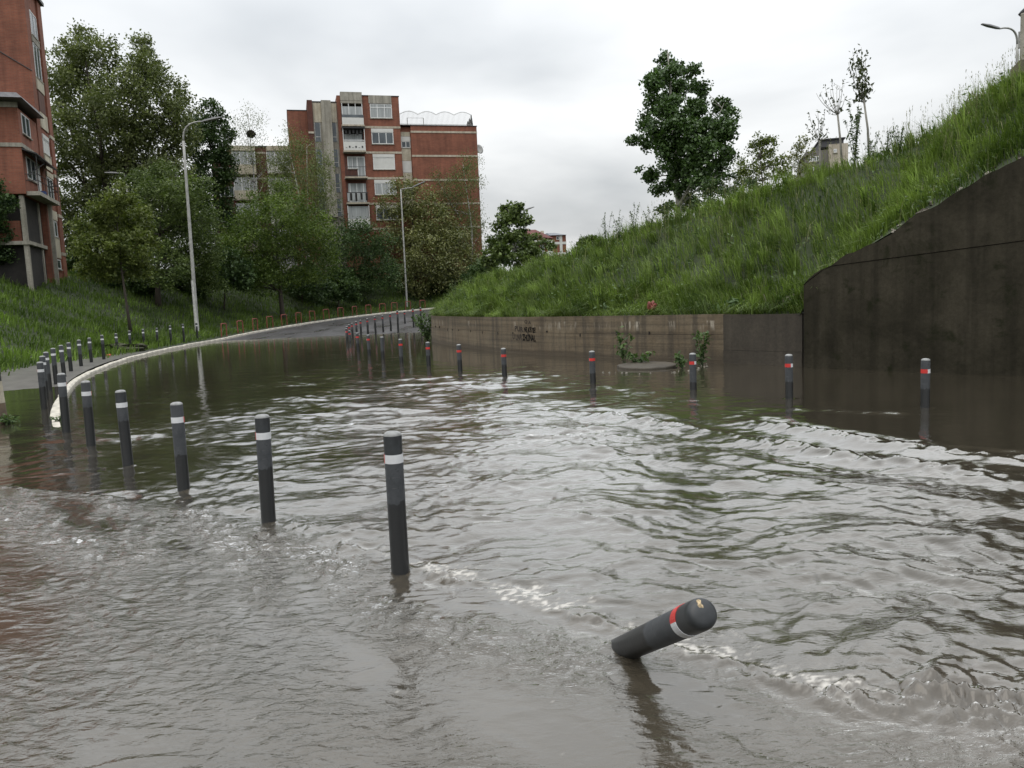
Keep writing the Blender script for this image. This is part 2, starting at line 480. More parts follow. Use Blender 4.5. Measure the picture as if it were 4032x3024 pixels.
M['wall_dark'] = concrete_mat("dark_damp_concrete", (0.050, 0.044, 0.031), (0.024, 0.0215, 0.0140), 0.42, 0.9, (0.010, 0.012, 0.004), 1.0, 0.15)
M['coping'] = concrete_mat("worn_wall_edge", (0.13, 0.115, 0.09), (0.07, 0.06, 0.045), 0.3)
def wall_strip(path, z0, z1, thick, out=0.0, wob=0.0, seed=0):
    """a wall standing along path (front face on the path, thickness to its right-hand/back side); z1 may be a list"""
    n = normals2(path); mb = MB(); k = len(path)
    if not hasattr(z1, '__len__'): z1 = [z1] * k
    vs = []
    for i in range(k):
        f = path[i] + n[i] * (-out); b_ = path[i] + n[i] * thick
        w = wob * float(perlin(i * 0.31, 0.5, seed))
        vs += [(f[0], f[1], z0), (f[0], f[1], z1[i] + w), (b_[0], b_[1], z1[i] + w), (b_[0], b_[1], z0)]
    fs = []
    for i in range(k - 1):
        a, c = i * 4, i * 4 + 4
        for j in range(4): fs.append((a + j, c + j, c + (j + 1) % 4, a + (j + 1) % 4))
    fs += [(3, 2, 1, 0), (k * 4 - 4, k * 4 - 3, k * 4 - 2, k * 4 - 1)]
    return mb.add(vs, fs)
# path runs from near-right to far-left: its left-hand normal points to the road, so the back is -normal -> reverse the paths
low_rev = LOW_P[::-1]           # far -> near ; left-hand normal points to the bank
lw = empty("low_retaining_wall", (1.6, 22.5, 0)); tag(lw, "long low tan concrete retaining wall with dark streaks and graffiti below the grass bank", "wall")
def child(o, root):
    o.parent = root; o.matrix_parent_inverse = Matrix.Translation(-Vector(root.location)); return o
child(wall_strip(low_rev, -0.6, 0.655, 0.34).build("lower_course", M['wall_tan']), lw)
child(wall_strip(low_rev, 0.662, 1.13, 0.34, -0.018, 0.0).build("upper_course", M['wall_tan']), lw)
# dark formwork holes on the construction joint
tl = np.concatenate([[0], np.cumsum(np.linalg.norm(np.diff(low_rev, axis=0), axis=1))])
nn = normals2(low_rev)
s_ = 5.0; hole_me = None
hm = MB().box(-0.022, 0.022, -0.012, 0.03, -0.085, 0.0).mesh("formwork_slot"); hm.materials.append(plain("dark_slot", (0.012, 0.010, 0.008), 0.9))
while s_ < tl[-1]:
    x, y = np.interp(s_, tl, low_rev[:, 0]), np.interp(s_, tl, low_rev[:, 1])
    i = min(len(nn) - 1, int(np.searchsorted(tl, s_)))
    o = link_mesh("formwork_slot", hm); o.location = (x, y, 0.655 + random.choice([0.0, 0.0, 0.07])); o.rotation_euler = (0, 0, math.atan2(nn[i][1], nn[i][0]) - math.pi / 2)
    o.scale = (random.uniform(.6, 1.1), 1, random.uniform(.5, 1.2)); child(o, lw)
    s_ += random.uniform(0.7, 1.6)
g_rev = GREY[::-1]
gw = empty("grey_wall_panel", (5.5, 17.6, 0)); tag(gw, "short smooth grey concrete wall panel between the tan wall and the dark wing wall", "wall")
child(wall_strip(g_rev, -0.6, 0.30, 0.35, 0.02).build("footing", M['wall_grey']), gw)
child(wall_strip(g_rev, 0.306, 1.118, 0.35, 0.006, 0.01, 4).build("panel", M['wall_grey']), gw)
hw = empty("wing_wall", (8.0, 14.2, 0)); tag(hw, "tall dark damp concrete wing wall with a sloping top beside the bank", "wall")
h_rev = HIGH_P[::-1]
ht = [float(high_top(p[0])) for p in h_rev]
# its left-hand normal must point to the bank
def hp(z0s, z1s, thick, out, wob=0, seed=0):
    n = normals2(HIGH_P); k = len(HIGH_P); vs = []; fs = []
    for i in range(k):
        f = HIGH_P[i] - n[i] * out; b_ = HIGH_P[i] + n[i] * thick
        w = wob * float(fbm(HIGH_P[i][0] * 2.6, 3.3, seed, 4))
        vs += [(f[0], f[1], z0s[i]), (f[0], f[1], z1s[i] + w), (b_[0], b_[1], z1s[i] + w), (b_[0], b_[1], z0s[i])]
    for i in range(k - 1):
        a, c = i * 4, i * 4 + 4
        for j in range(4): fs.append((a + j, c + j, c + (j + 1) % 4, a + (j + 1) % 4))
    fs += [(3, 2, 1, 0), (k * 4 - 4, k * 4 - 3, k * 4 - 2, k * 4 - 1)]
    return MB().add(vs, fs)
HT = [float(high_top(p[0])) for p in HIGH_P]
lift = [0.0] * len(HIGH_P)
seam = [min(h - 0.02, 2.15 + 0.10 * (p[0] - 7.4)) for h, p in zip(HT, HIGH_P)]
child(hp([-0.6] * len(HT), seam, 0.35, 0.0).build("lower_pour", M['wall_dark']), hw)
child(hp([s + 0.012 for s in seam], [max(h, s + 0.014) for h, s in zip(HT, seam)], 0.34, 0.012, 0.075, 8).build("upper_pour", M['wall_dark']), hw)

# ------------------------------------------------------------------ right bank behind the walls
BP = np.vstack([HIGH_P[::-1][:, :2], GREY[1:], resample(LOWW, 0.5)[::-1][1:], [(-2.2, 44.5), (0.5, 50.0), (6, 57), (16, 63)]])
# rows go from near right to far left; bank lies on the right-hand side
BP = lin_resample(BP, 0.5)
bn = -normals2(BP)
for _ in range(10):
    bn[1:-1] = (bn[:-2] + bn[1:-1] * 2 + bn[2:]) / 4
bn /= np.linalg.norm(bn, axis=1, keepdims=True)
if (np.array([9.0, 22.0]) - BP[len(BP) // 3]) @ bn[len(BP) // 3] < 0: bn = -bn
b_s = np.concatenate([[0], np.cumsum(np.linalg.norm(np.diff(BP, axis=0), axis=1))])
b_top = np.array([float(high_top(p[0])) if (p[1] < 16.6 and p[0] > 6.0) else 1.08 for p in BP])
for _ in range(3): b_top[1:-1] = (b_top[:-2] + 2 * b_top[1:-1] + b_top[2:]) / 4
_low = np.array([not (p[1] < 16.6 and p[0] > 6.0) for p in BP])
b_top[_low] = np.minimum(b_top[_low], 1.10 + 0.0 * b_top[_low])
# crest height, read along y of the front line
b_crest = np.interp(-BP[:, 1], [-63, -50, -39, -33, -27.3, -22, -19, -17, -15, -13.4, -11, -8], [1.6, 2.0, 2.1, 2.3, 3.0, 3.95, 4.85, 5.75, 6.0, 5.8, 5.7, 5.7])
D_R = np.concatenate([[0.10], np.linspace(0.4, 12, 30), [14, 17, 21, 26, 32, 40, 55]])
def right_z(i, d):
    t, c = b_top[i], b_crest[i]
    run = (c - t) / 0.67
    z = t - 0.04 + (c - t) * float(np.clip(sstep(0, 1, min(1.0, d / (run * 1.25))) * 0.55 + 0.45 * min(1.0, d / run), 0, 1))
    return z - 0.02 * max(0, d - run - 3)
bv = []
for i in range(len(BP)):
    for d in D_R:
        x, y = BP[i] + bn[i] * d
        z = right_z(i, d) + (0.10 * float(fbm(x * 0.5, y * 0.5, 9, 3)) * min(1, d / 1.5))
        bv.append((x, y, z))
bv = np.array(bv); idx = np.arange(len(bv)).reshape(len(BP), len(D_R))
bq = np.stack([idx[:-1, :-1], idx[:-1, 1:], idx[1:, 1:], idx[1:, :-1]], -1).reshape(-1, 4)
BANKV = bv.reshape(len(BP), len(D_R), 3); LEFTV = lv.reshape(nl_, len(D_L), 3)
tag(link_mesh("right_bank", np_mesh("right_bank", bv, [bq], True), M['earth']), kind="structure")
def grid_point(V, fi, fj):
    i = np.clip(np.floor(fi).astype(int), 0, V.shape[0] - 2); j = np.clip(np.floor(fj).astype(int), 0, V.shape[1] - 2)
    u = (fi - i)[:, None]; w = (fj - j)[:, None]
    return (V[i, j] * (1 - u) * (1 - w) + V[i + 1, j] * u * (1 - w) + V[i, j + 1] * (1 - u) * w + V[i + 1, j + 1] * u * w)
def surf_z(V, x, y):            # nearest surface height under a point
    d = (V[..., 0] - x) ** 2 + (V[..., 1] - y) ** 2
    k = np.unravel_index(np.argmin(d), d.shape); return float(V[k][2])

# ------------------------------------------------------------------ flood water
L_LINE = np.array([(-3.6, 7.25), (-2.75, 6.85), (-2.03, 6.42), (-1.25, 5.53), (-0.86, 5.09), (-0.38, 4.67), (0.13, 4.16), (0.53, 3.82), (0.80, 3.51),
                   (1.03, 3.29), (1.27, 3.07), (1.63, 2.98), (1.94, 2.95), (3.2, 2.7), (5.0, 2.3)])
C1 = np.array([(0.9, 11.6), (1.44, 10.93), (2.15, 9.84), (2.72, 8.63), (3.28, 7.65), (3.78, 6.96), (4.22, 6.48), (5.2, 5.5)])
C2 = np.array([(2.7, 10.4), (3.3, 9.5), (3.75, 8.5), (4.3, 7.7), (5.0, 6.9), (6.2, 5.9)])
C3 = np.array([(3.2, 11.5), (3.7, 11.0), (4.2, 10.7), (5.0, 10.2)])
C4 = np.array([(0.2, 9.6), (1.2, 8.2), (2.1, 7.2), (3.0, 6.3), (3.9, 5.6)])
def seg_dist(X, Y, line):
    best = np.full(X.shape, 1e9); side = np.zeros(X.shape); along = np.zeros(X.shape); acc = 0.0
    for a, b in zip(line[:-1], line[1:]):
        t = b - a; L = np.linalg.norm(t); t = t / L
        px, py = X - a[0], Y - a[1]
        s = np.clip(px * t[0] + py * t[1], 0, L)
        dx, dy = px - s * t[0], py - s * t[1]
        d = np.hypot(dx, dy); m = d < best
        best = np.where(m, d, best); side = np.where(m, np.sign(t[0] * py - t[1] * px), side); along = np.where(m, acc + s, along)
        acc += L
    return best * side, along
def build_water():
    N, Mc = 880, 670
    i = np.arange(N + 1) / N
    Yr = 1.5 * (78 / 1.5) ** i
    u = np.linspace(-1, 1, Mc + 1)
    Y = np.repeat(Yr[:, None], Mc + 1, 1); X = u[None, :] * (0.80 * Y + 1.6)
    dY = Yr * math.log(78 / 1.5) / N; grid = np.maximum(dY[:, None], 2 * (0.80 * Y + 1.6) / Mc)
    dL, aL = seg_dist(X, Y, L_LINE)
    isl = sstep(0.05, -0.25, dL)                         # 1 = shallow side nearest the camera
    gs = lambda cx, cy, sx, sy: np.exp(-(((X - cx) / sx) ** 2 + ((Y - cy) / sy) ** 2))
    # how rough each stretch of water is
    c = 0.20 + 0.85 * gs(0.6, 7.6, 4.2, 3.4) + 0.80 * gs(-1.2, 12.5, 3.4, 4.0) + 0.75 * gs(-2.6, 18, 3.0, 3.4) + 0.40 * gs(0.6, 16, 2.0, 2.6) + 0.30 * gs(-5.5, 11.5, 2.0, 2.5) + 0.60 * gs(1.3, 4.4, 3.2, 1.5)
    c *= 1 - 0.75 * sstep(2.2, 4.6, X - 0.16 * (Y - 10)) * sstep(7.0, 9.6, Y + 0.5 * X * 0.6)
    c *= 1 - 0.55 * sstep(-4.5, -8.0, X)
    patch = 0.75 + 0.6 * fbm(X / 1.9, Y / 2.6, 31, 3)
    c = np.clip(c * patch, 0.05, 1.6)
    h = np.zeros_like(X)
    rg = np.random.default_rng(3)
    wx = 0.42 * fbm(X / 1.8, Y / 1.8, 11, 2); wy = 0.42 * fbm(X / 1.8, Y / 1.8, 23, 2)
    wx2 = 0.10 * fbm(X / 0.3, Y / 0.3, 41, 2); wy2 = 0.10 * fbm(X / 0.3, Y / 0.3, 43, 2)
    deep = np.zeros_like(X); thin = np.zeros_like(X)
    for k in range(46):
        lam = math.exp(rg.uniform(math.log(0.11), math.log(1.5)))
        ang = R(-100) + rg.normal(0, R(34))
        kx, ky = math.cos(ang) * 2 * math.pi / lam, math.sin(ang) * 2 * math.pi / lam
        ph = kx * (X + wx + wx2) + ky * (Y + wy + wy2) + rg.uniform(0, 6.28)
        lod = sstep(2.2, 4.5, lam / grid)
        s = np.sin(ph); wv = (np.abs(np.sin(ph / 2)) * -2 + 1.27) * 0.6 + s * 0.4
        deep += 0.0042 * lam ** 0.85 * wv * lod * (1 if lam > 0.25 else 0.8)
    for k in range(34):
        lam = math.exp(rg.uniform(math.log(0.045), math.log(0.19)))
        ang = R(-100) + rg.normal(0, R(50))
        kx, ky = math.cos(ang) * 2 * math.pi / lam, math.sin(ang) * 2 * math.pi / lam
        ph = kx * (X + wx * 0.6 + wx2) + ky * (Y + wy * 0.6 + wy2) + rg.uniform(0, 6.28)
        lod = sstep(2.2, 4.5, lam / grid)
        thin += 0.0082 * lam * (np.abs(np.sin(ph / 2)) * -2 + 1.27) * lod
    small = np.zeros_like(X)
    for k in range(30):
        lam = math.exp(rg.uniform(math.log(0.06), math.log(0.26)))
        ang = R(-95) + rg.normal(0, R(34))
        kx, ky = math.cos(ang) * 2 * math.pi / lam, math.sin(ang) * 2 * math.pi / lam
        ph = kx * (X + 0.5 * wx + 0.6 * wx2) + ky * (Y + 0.5 * wy + 0.6 * wy2) + rg.uniform(0, 6.28)
        small += 0.0066 * lam * (np.abs(np.sin(ph / 2)) * -2 + 1.27) * sstep(2.2, 4.0, lam / grid)
    deep += small * np.clip(0.6 + 0.8 * fbm(X / 0.9, Y / 0.7, 37, 2), 0.1, 1.5)
    # short steep crests that fold and break up the bigger waves
    rid = 1 - np.abs(perlin((X + wx) / 0.42, (Y + wy) / 0.30, 51)) * 2.2
    rid2 = 1 - np.abs(perlin((X + wx) / 0.17, (Y + wy) / 0.13, 57)) * 2.2
    deep += 0.010 * rid * sstep(2, 5, 0.4 / grid) + 0.0035 * rid2 * sstep(2, 4, 0.16 / grid)
    calm_isl = 0.28 + 0.72 * sstep(3.0, 4.6, Y + 0.5 * X + 0.9 * fbm(X / 0.8, Y / 0.8, 67, 2))
    sheet = np.clip(0.95 + 1.2 * fbm((X + 0.6 * Y) / 0.55, (Y - 0.3 * X) / 1.3, 69, 3), 0.12, 1.7)      # smooth sheets between rippled streaks
    thin = thin * calm_isl * 1.35 * sheet + 0.0030 * calm_isl * (1 - np.abs(perlin((X + wx) / 0.16, (Y + wy) / 0.11, 61)) * 2.2) * sstep(2, 4, 0.14 / grid)
    thin += 0.0022 * np.maximum(0, 1 - np.abs(perlin((X + 0.5 * wx) / 0.5, (Y + 0.5 * wy) / 0.28, 63)) * 7) * sstep(2, 4, 0.2 / grid)
    h += deep * c * (1 - isl) + thin * isl
    h += 0.012 * fbm(X / 2.2, Y / 2.6, 71, 3) * (1 - isl) * np.clip(c, 0.1, 1)
    # long oblique crests
    for line, amp, wd, seed in ((C1, 0.070, 0.15, 1), (C2, 0.062, 0.13, 2), (C3, 0.020, 0.10, 3), (C4, 0.026, 0.16, 4)):
        d, a = seg_dist(X + 0.10 * wx2 * 2, Y + 0.25 * wy, line)
        end = sstep(0, 0.8, a) * (0.80 + 0.35 * perlin(a / 1.3, a * 0 + 0.5, seed + 80))
        prof = np.where(d > 0, np.exp(-(d / (wd * 0.75)) ** 2), np.exp(-(d / (wd * 1.5)) ** 2))
        end = end * (1 + 0.35 * perlin((X + wx2) / 0.16, (Y + wy2) / 0.12, seed + 85))
        h += amp * prof * end * np.clip(end, 0, 1) - (0.35 * np.exp(-((d - wd * 1.9) / wd) ** 2) + 0.30 * np.exp(-((d + wd * 3.0) / (wd * 1.2)) ** 2)) * amp * end
    # slow eddy
    ex, ey = 1.75, 6.5
    rr = np.hypot(X - ex, (Y - ey) * 0.9); th = np.arctan2(Y - ey, X - ex)
    h += (-0.020 * np.exp(-(rr / 0.22) ** 2) + 0.010 * np.exp(-((rr - 0.33) / 0.12) ** 2)) + 0.006 * np.sin(th * 2 + rr * 16) * np.exp(-(rr / 0.55) ** 2)
    # the drop at the sunken kerb: a rolling edge, rougher towards the right
    rgt = sstep(1.0, 1.9, X)
    jit = 0.10 * fbm(X / 0.22, Y / 0.22, 91, 3) + 0.16 * rgt * fbm(X / 0.3, Y / 0.3, 95, 3)
    dj = dL + jit * 0.75
    wid = 0.045 + 0.10 * rgt
    lump = np.clip(0.55 + 0.75 * fbm(X / 0.07, Y / 0.07, 93, 3), 0, 1.8)
    act = np.clip(0.55 + 1.1 * perlin(aL / 0.55, aL * 0 + 0.3, 97), 0.08, 1.3) * sstep(0.9, 1.8, aL)
    h += (0.022 + 0.045 * rgt) * np.exp(-(dj / wid) ** 2) * lump * np.maximum(act, rgt)
    h -= 0.010 * np.exp(-((dj + 0.10) / 0.07) ** 2) * act
    h += 0.020 * rgt * fbm(X / 0.11, Y / 0.11, 99, 3) * np.exp(-(dL / 0.45) ** 2)
    # a disturbed patch by the third and fourth post
    h += 0.014 * np.clip(fbm(X / 0.12, Y / 0.12, 101, 3), 0, 1) * gs(-2.9, 6.6, 0.55, 0.35)
    # water piling up against the posts, with a short wake drifting to the left
    for (bx, by) in ((1577, 2252), (1058, 2052), (724, 1930), (505, 1834), (360, 1760), (3642, 1604), (3108, 1569), (2730, 1537), (2440, 2560)):
        g = G(bx, by); r = np.hypot(X - g[0], Y - g[1]); m = r < 0.9
        dx, dy = X[m] - g[0], Y[m] - g[1]; rr_ = r[m]; al = -(0.75 * dx + 0.66 * dy); ac = np.abs(-0.66 * dx + 0.75 * dy)
        h[m] += 0.012 * np.exp(-((rr_ - 0.075) / 0.035) ** 2) * (0.6 - 0.5 * np.sign(al)) + 0.006 * np.exp(-((ac - 0.06 - 0.28 * np.maximum(al, 0)) / 0.03) ** 2) * (al > 0) * np.exp(-al / 0.3)
        h[m] += 0.005 * fbm(X[m] / 0.05, Y[m] / 0.05, 141, 2) * (al > 0) * np.exp(-(ac / 0.10) ** 2 - al / 0.35)
    # foam: broken white flecks on the deep side of the edge
    fm = fbm((X + 0.4 * wx2) / 0.045, (Y + 0.4 * wy2) / 0.030, 111, 4)
    fl = fbm(X / 0.35, Y / 0.35, 113, 3)
    near = np.exp(-((dj - 0.07) / 0.075) ** 2) * sstep(2.6, 3.4, aL) * np.clip(0.55 + 0.9 * perlin(aL / 0.5, aL * 0 + 0.7, 117), 0, 1)
    near *= 1 - 0.55 * rgt
    far = np.exp(-((dL - 0.22) / 0.30) ** 2) * 0.45 * sstep(3.0, 4.2, aL) * (1 - 0.6 * rgt)
    foam = 0.95 * sstep(0.16, 0.95, near * (0.60 + 0.95 * fm) + far * (0.02 + 1.0 * fm + 0.7 * fl))
    speck = sstep(1.02, 1.16, fbm(X / 0.030, Y / 0.030, 121, 2)) * (isl * 0.35 + 0.2) * sstep(9, 5, Y)
    foam = np.clip(foam + speck, 0, 1)
    # churned sediment on the breaking edge and in the shallows
    mud = np.clip(0.20 * isl + 0.8 * np.exp(-(dj / 0.09) ** 2) * np.maximum(act, rgt) + 0.6 * rgt * np.exp(-(dL / 0.5) ** 2), 0, 1)
    mud = np.clip(mud + 0.5 * rgt * np.exp(-(dL / 0.7) ** 2) + 0.35 * gs(-5.5, 9.0, 2.5, 1.6) + 0.18 * fbm(X / 2.5, Y / 2.5, 131, 3), 0, 1)
    fine = np.clip(0.17 * c * (1 - isl) + isl * (0.12 + 0.55 * calm_isl) * sheet, 0.02, 1.0) * sstep(30, 7, Y) + 0.03
    V = np.stack([X, Y, h], -1).reshape(-1, 3)
    idx = np.arange(V.shape[0]).reshape(N + 1, Mc + 1)
    q = np.stack([idx[:-1, :-1], idx[:-1, 1:], idx[1:, 1:], idx[1:, :-1]], -1).reshape(-1, 4)
    me = np_mesh("water", V, [q], True, {"foam": foam.ravel(), "mud": mud.ravel(), "fine": fine.ravel()})
    m, nt, b = new_mat("muddy_flood_water")
    v = n_obj(nt)
    fo, mu, fi = n_attr(nt, "foam"), n_attr(nt, "mud"), n_attr(nt, "fine")
    cloud = n_noise(nt, v, 1.1, 5, 0.6, 0.6)
    col = n_mix(nt, n_ramp(nt, cloud, [(0.3, 0.0), (0.7, 1.0)]), (0.047, 0.041, 0.029, 1), (0.062, 0.052, 0.037, 1))
    col = n_mix(nt, mu, col, (0.088, 0.076, 0.060, 1))
    col = n_mix(nt, fo, col, (0.52, 0.50, 0.46, 1))
    lnk(nt, col, b.inputs["Base Color"])
    lnk(nt, n_math(nt, 'ADD', n_math(nt, 'MULTIPLY', fo, 0.55), 0.045), b.inputs["Roughness"])
    b.inputs["IOR"].default_value = 1.34
    r1 = n_noise(nt, n_obj(nt, (7, 15, 9)), 1.0, 4, 0.55, 0.8)
    r2 = n_noise(nt, n_obj(nt, (21, 40, 26)), 1.0, 4, 0.55, 0.7)
    hh = n_math(nt, 'MULTIPLY', n_math(nt, 'ADD', n_math(nt, 'MULTIPLY', r1, 0.026), n_math(nt, 'MULTIPLY', r2, 0.011)), fi)
    bp = nt.nodes.new("ShaderNodeBump"); bp.inputs["Strength"].default_value = 1.0; bp.inputs["Distance"].default_value = 1.0
    lnk(nt, hh, bp.inputs["Height"]); lnk(nt, bp.outputs[0], b.inputs["Normal"])
    # mud-laden body + mirror-like skin joined by a Fresnel term
    b.inputs["Specular IOR Level"].default_value = 0.0
    fr = nt.nodes.new("ShaderNodeFresnel"); fr.inputs["IOR"].default_value = 1.33; lnk(nt, bp.outputs[0], fr.inputs["Normal"])
    gl = nt.nodes.new("ShaderNodeBsdfGlossy"); lnk(nt, bp.outputs[0], gl.inputs["Normal"]); lnk(nt, n_math(nt, 'ADD', n_math(nt, 'MULTIPLY', fo, 0.5), 0.022), gl.inputs["Roughness"])
    gl.inputs["Color"].default_value = (0.97, 0.97, 0.96, 1)
    fac = n_math(nt, 'MULTIPLY', n_math(nt, 'MINIMUM', n_math(nt, 'MULTIPLY', fr.outputs[0], 2.75), 0.78), n_math(nt, 'SUBTRACT', 1.0, n_math(nt, 'MULTIPLY', fo, 0.8)), clamp=True)
    mxs = nt.nodes.new("ShaderNodeMixShader"); lnk(nt, fac, mxs.inputs[0]); lnk(nt, b.outputs[0], mxs.inputs[1]); lnk(nt, gl.outputs[0], mxs.inputs[2])
    lnk(nt, mxs.outputs[0], nt.nodes["Material Output"].inputs[0])
    me.materials.append(m)
    tag(link_mesh("water", me), kind="structure")
    # still sheet for the far and side stretches beyond the wave mesh
build_water()

# ------------------------------------------------------------------ bollards
def post_mat():
    m, nt, b = new_mat("grey_post_paint")
    v = n_obj(nt); s = nt.nodes.new("ShaderNodeSeparateXYZ"); lnk(nt, v, s.inputs[0])
    oi = nt.nodes.new("ShaderNodeObjectInfo").outputs["Random"]
    n = n_noise(nt, n_obj(nt, (1, 1, 0.5)), 26, 4, 0.6)
    wet_line = n_math(nt, 'ADD', n_math(nt, 'MULTIPLY', oi, -0.20), -0.33)
    zz = n_math(nt, 'ADD', s.outputs[2], n_math(nt, 'MULTIPLY', n_math(nt, 'SUBTRACT', n, 0.5), 0.09))
    wet = n_math(nt, 'LESS_THAN', zz, wet_line)
    dry = n_mix(nt, n_ramp(nt, n_noise(nt, v, 9, 5, 0.7), [(0.4, 0.0), (0.75, 1.0)]), (0.036, 0.040, 0.044, 1), (0.066, 0.071, 0.076, 1))
    dry = n_mix(nt, n_ramp(nt, n_noise(nt, v, 60, 3, 0.6), [(0.62, 0.0), (0.68, 0.7)]), dry, (0.015, 0.016, 0.017, 1))
    dry = n_mix(nt, n_ramp(nt, n_noise(nt, n_obj(nt, (9, 9, 55)), 1.0, 3, 0.6), [(0.66, 0.0), (0.70, 0.35)]), dry, (0.16, 0.165, 0.165, 1))
    lnk(nt, n_mix(nt, wet, dry, (0.0125, 0.0135, 0.014, 1)), b.inputs["Base Color"])
    lnk(nt, n_math(nt, 'SUBTRACT', 0.6, n_math(nt, 'MULTIPLY', wet, 0.22)), b.inputs["Roughness"])
    lnk(nt, n_bump(nt, n_noise(nt, v, 40, 4), 0.12, 0.01), b.inputs["Normal"])
    return m
M['post'] = post_mat()
M['post_top'] = plain("wet_dark_paint", (0.022, 0.025, 0.027), 0.4, 0.5, 12)
M['cap'] = plain("sky_sheen_cap", (0.25, 0.255, 0.25), 0.5, 0.4, 18)  # pale grey puts the sky's reflection on the wet tops into the colour
M['white_band'] = plain("white_reflective_tape", (0.62, 0.63, 0.64), 0.35, 0.10, 10)
M['red_band'] = plain("red_reflective_tape", (0.55, 0.035, 0.030), 0.35, 0.18, 10)
BR = 0.057
B_POST = MB().lathe([(BR, -1.30), (BR, -0.9), (BR, -0.5), (BR, -0.24), (BR, -0.135)], 28).mesh("post", True); B_POST.materials.append(M['post'])
B_TOP = MB().lathe([(BR, -0.135), (BR, -0.08), (BR, -0.026), (BR * 0.985, -0.020)], 28).mesh("collar", True); B_TOP.materials.append(M['post'])
B_TOPW = MB().lathe([(BR, -0.135), (BR, -0.08), (BR, -0.026), (BR * 0.985, -0.020)], 28).mesh("collar", True); B_TOPW.materials.append(M['post_top'])
B_CAP = MB().lathe([(BR * 0.985, -0.020), (BR * 0.96, -0.012), (BR * 0.84, -0.003), (BR * 0.6, 0.003), (BR * 0.3, 0.006), (0.0005, 0.007)], 28).mesh("cap", True); B_CAP.materials.append(M['cap'])
def arc_band(a0, a1, name, mat):
    r = BR + 0.0018
    m_ = MB().lathe([(BR - 0.002, -0.190), (r, -0.190), (r, -0.136), (BR - 0.002, -0.136)], 16, a0, a1).mesh(name); m_.materials.append(mat); return m_
B_WHITE = arc_band(0, math.pi, "white_band", M['white_band'])
B_RED = arc_band(math.pi, 2 * math.pi, "red_band", M['red_band'])
def bollard(base, height, face, label, group, tilt=(0, 0), bare=False, wet_top=False):
    """face: heading of the white half's middle, radians (0 = +x)"""
    r = empty("bollard", base); r.rotation_euler = (tilt[0], tilt[1], face - math.pi / 2)
    for me in (B_POST, B_TOPW if wet_top else B_TOP, B_CAP) + (() if bare else (B_WHITE, B_RED)):
        o = link_mesh(me.name.split('.')[0], me, None, r); o.location = (0, 0, height)
    return tag(r, label, "bollard", group)
ORD = ["", "first", "second", "third", "fourth", "fifth", "sixth", "seventh", "eighth", "ninth", "tenth", "eleventh", "twelfth", "thirteenth", "fourteenth", "fifteenth",
       "sixteenth", "seventeenth", "eighteenth", "nineteenth", "twentieth", "twenty-first", "twenty-second", "twenty-third", "twenty-fourth", "twenty-fifth", "twenty-sixth"]
ROW_A = [((1577, 2252), (1549, 1700)), ((1058, 2052), (1027, 1634)), ((724, 1930), (697, 1585)), ((505, 1834), (479, 1537)), ((360, 1760), (334, 1500)),
         ((262, 1702), (243, 1470)), ((175, 1611), (159, 1425)), ((183, 1572), (161, 1402)), ((197, 1540), (183, 1386)), ((222, 1515), (211, 1371)),
         ((254, 1490), (242, 1359)), ((281, 1472), (271, 1349)), ((321, 1453), (311, 1338)), ((361, 1437), (352, 1330)), ((410, 1424), (403, 1319)),
         ((465, 1403), (460, 1313)), ((516, 1388), (508, 1302)), ((570, 1376), (565, 1296)), ((622, 1363), (618, 1291)), ((675, 1353), (671, 1282)),
         ((725, 1343), (721, 1276)), ((778, 1334), (771, 1271))]
ROW_B = [((3642, 1604), (3640, 1413)), ((3108, 1569), (3102, 1396)), ((2730, 1537), (2725, 1391)), ((2335, 1508), (2330, 1382)), ((1987, 1482), (1981, 1371)),
         ((1812, 1462), (1806, 1356)), ((1688, 1442), (1682, 1347)), ((1581, 1428), (1576, 1335)), ((1508, 1414), (1505, 1326)), ((1454, 1400), (1449, 1318)),
         ((1411, 1387), (1407, 1310)), ((1381, 1374), (1377, 1301)), ((1369, 1366), (1366, 1293)), ((1369, 1356), (1365, 1285)), ((1379, 1345), (1373, 1278)),
         ((1390, 1337), (1385, 1272)), ((1406, 1329), (1402, 1265)), ((1422, 1321), (1420, 1260)), ((1449, 1316), (1445, 1254)), ((1479, 1307), (1475, 1246)),
         ((1509, 1299), (1506, 1242)), ((1539, 1290), (1535, 1234)), ((1567, 1282), (1563, 1223)), ((1595, 1275), (1592, 1226)), ((1628, 1269), (1625, 1216)), ((1658, 1264), (1655, 1211))]
def place(bp, tp, hfix=0.93, far=38.0):
    g = G(*bp)
    if g[1] > far:
        Y = hfix * FPX / (bp[1] - tp[1]); Y = max(far, min(Y, 75)); g = W(*bp, Y)
    t = W(*tp, g[1]); return g, float(t[2] - g[2])
for i, (bp, tp) in enumerate(ROW_A):
    g, h = place(bp, tp)
    to_cam = math.atan2(-g[1], -g[0])
    face = to_cam + (R(22) if i in (0, 1) else R(-30) if i == 2 else R(-12) if i in (9, 15) else R(random.uniform(-25, 25)))
    lab = "%s upright bollard of the left row, counted from the toppled one" % ORD[i + 1]
    bollard(g, h, face, lab, "bollards curving along the left kerb", (random.uniform(-.012, .012), random.uniform(-.012, .012)), wet_top=(i in (0, 1, 3)))
ROWB_POS = []
for i, (bp, tp) in enumerate(ROW_B):
    g, h = place(bp, tp, 0.88, 30.0); ROWB_POS.append(g)
    to_cam = math.atan2(-g[1], -g[0])
    face = to_cam + R(180) + (R(-62) if i < 3 else R(15) if i < 8 else R(random.uniform(-30, 30)))
    lab = "%s bollard of the right-hand row, counted from the photo's right edge" % ORD[i + 1]
    bollard(g, h, face, lab, "bollards in front of the right-hand walls", (random.uniform(-.012, .012), random.uniform(-.012, .012)), bare=(i == 8))
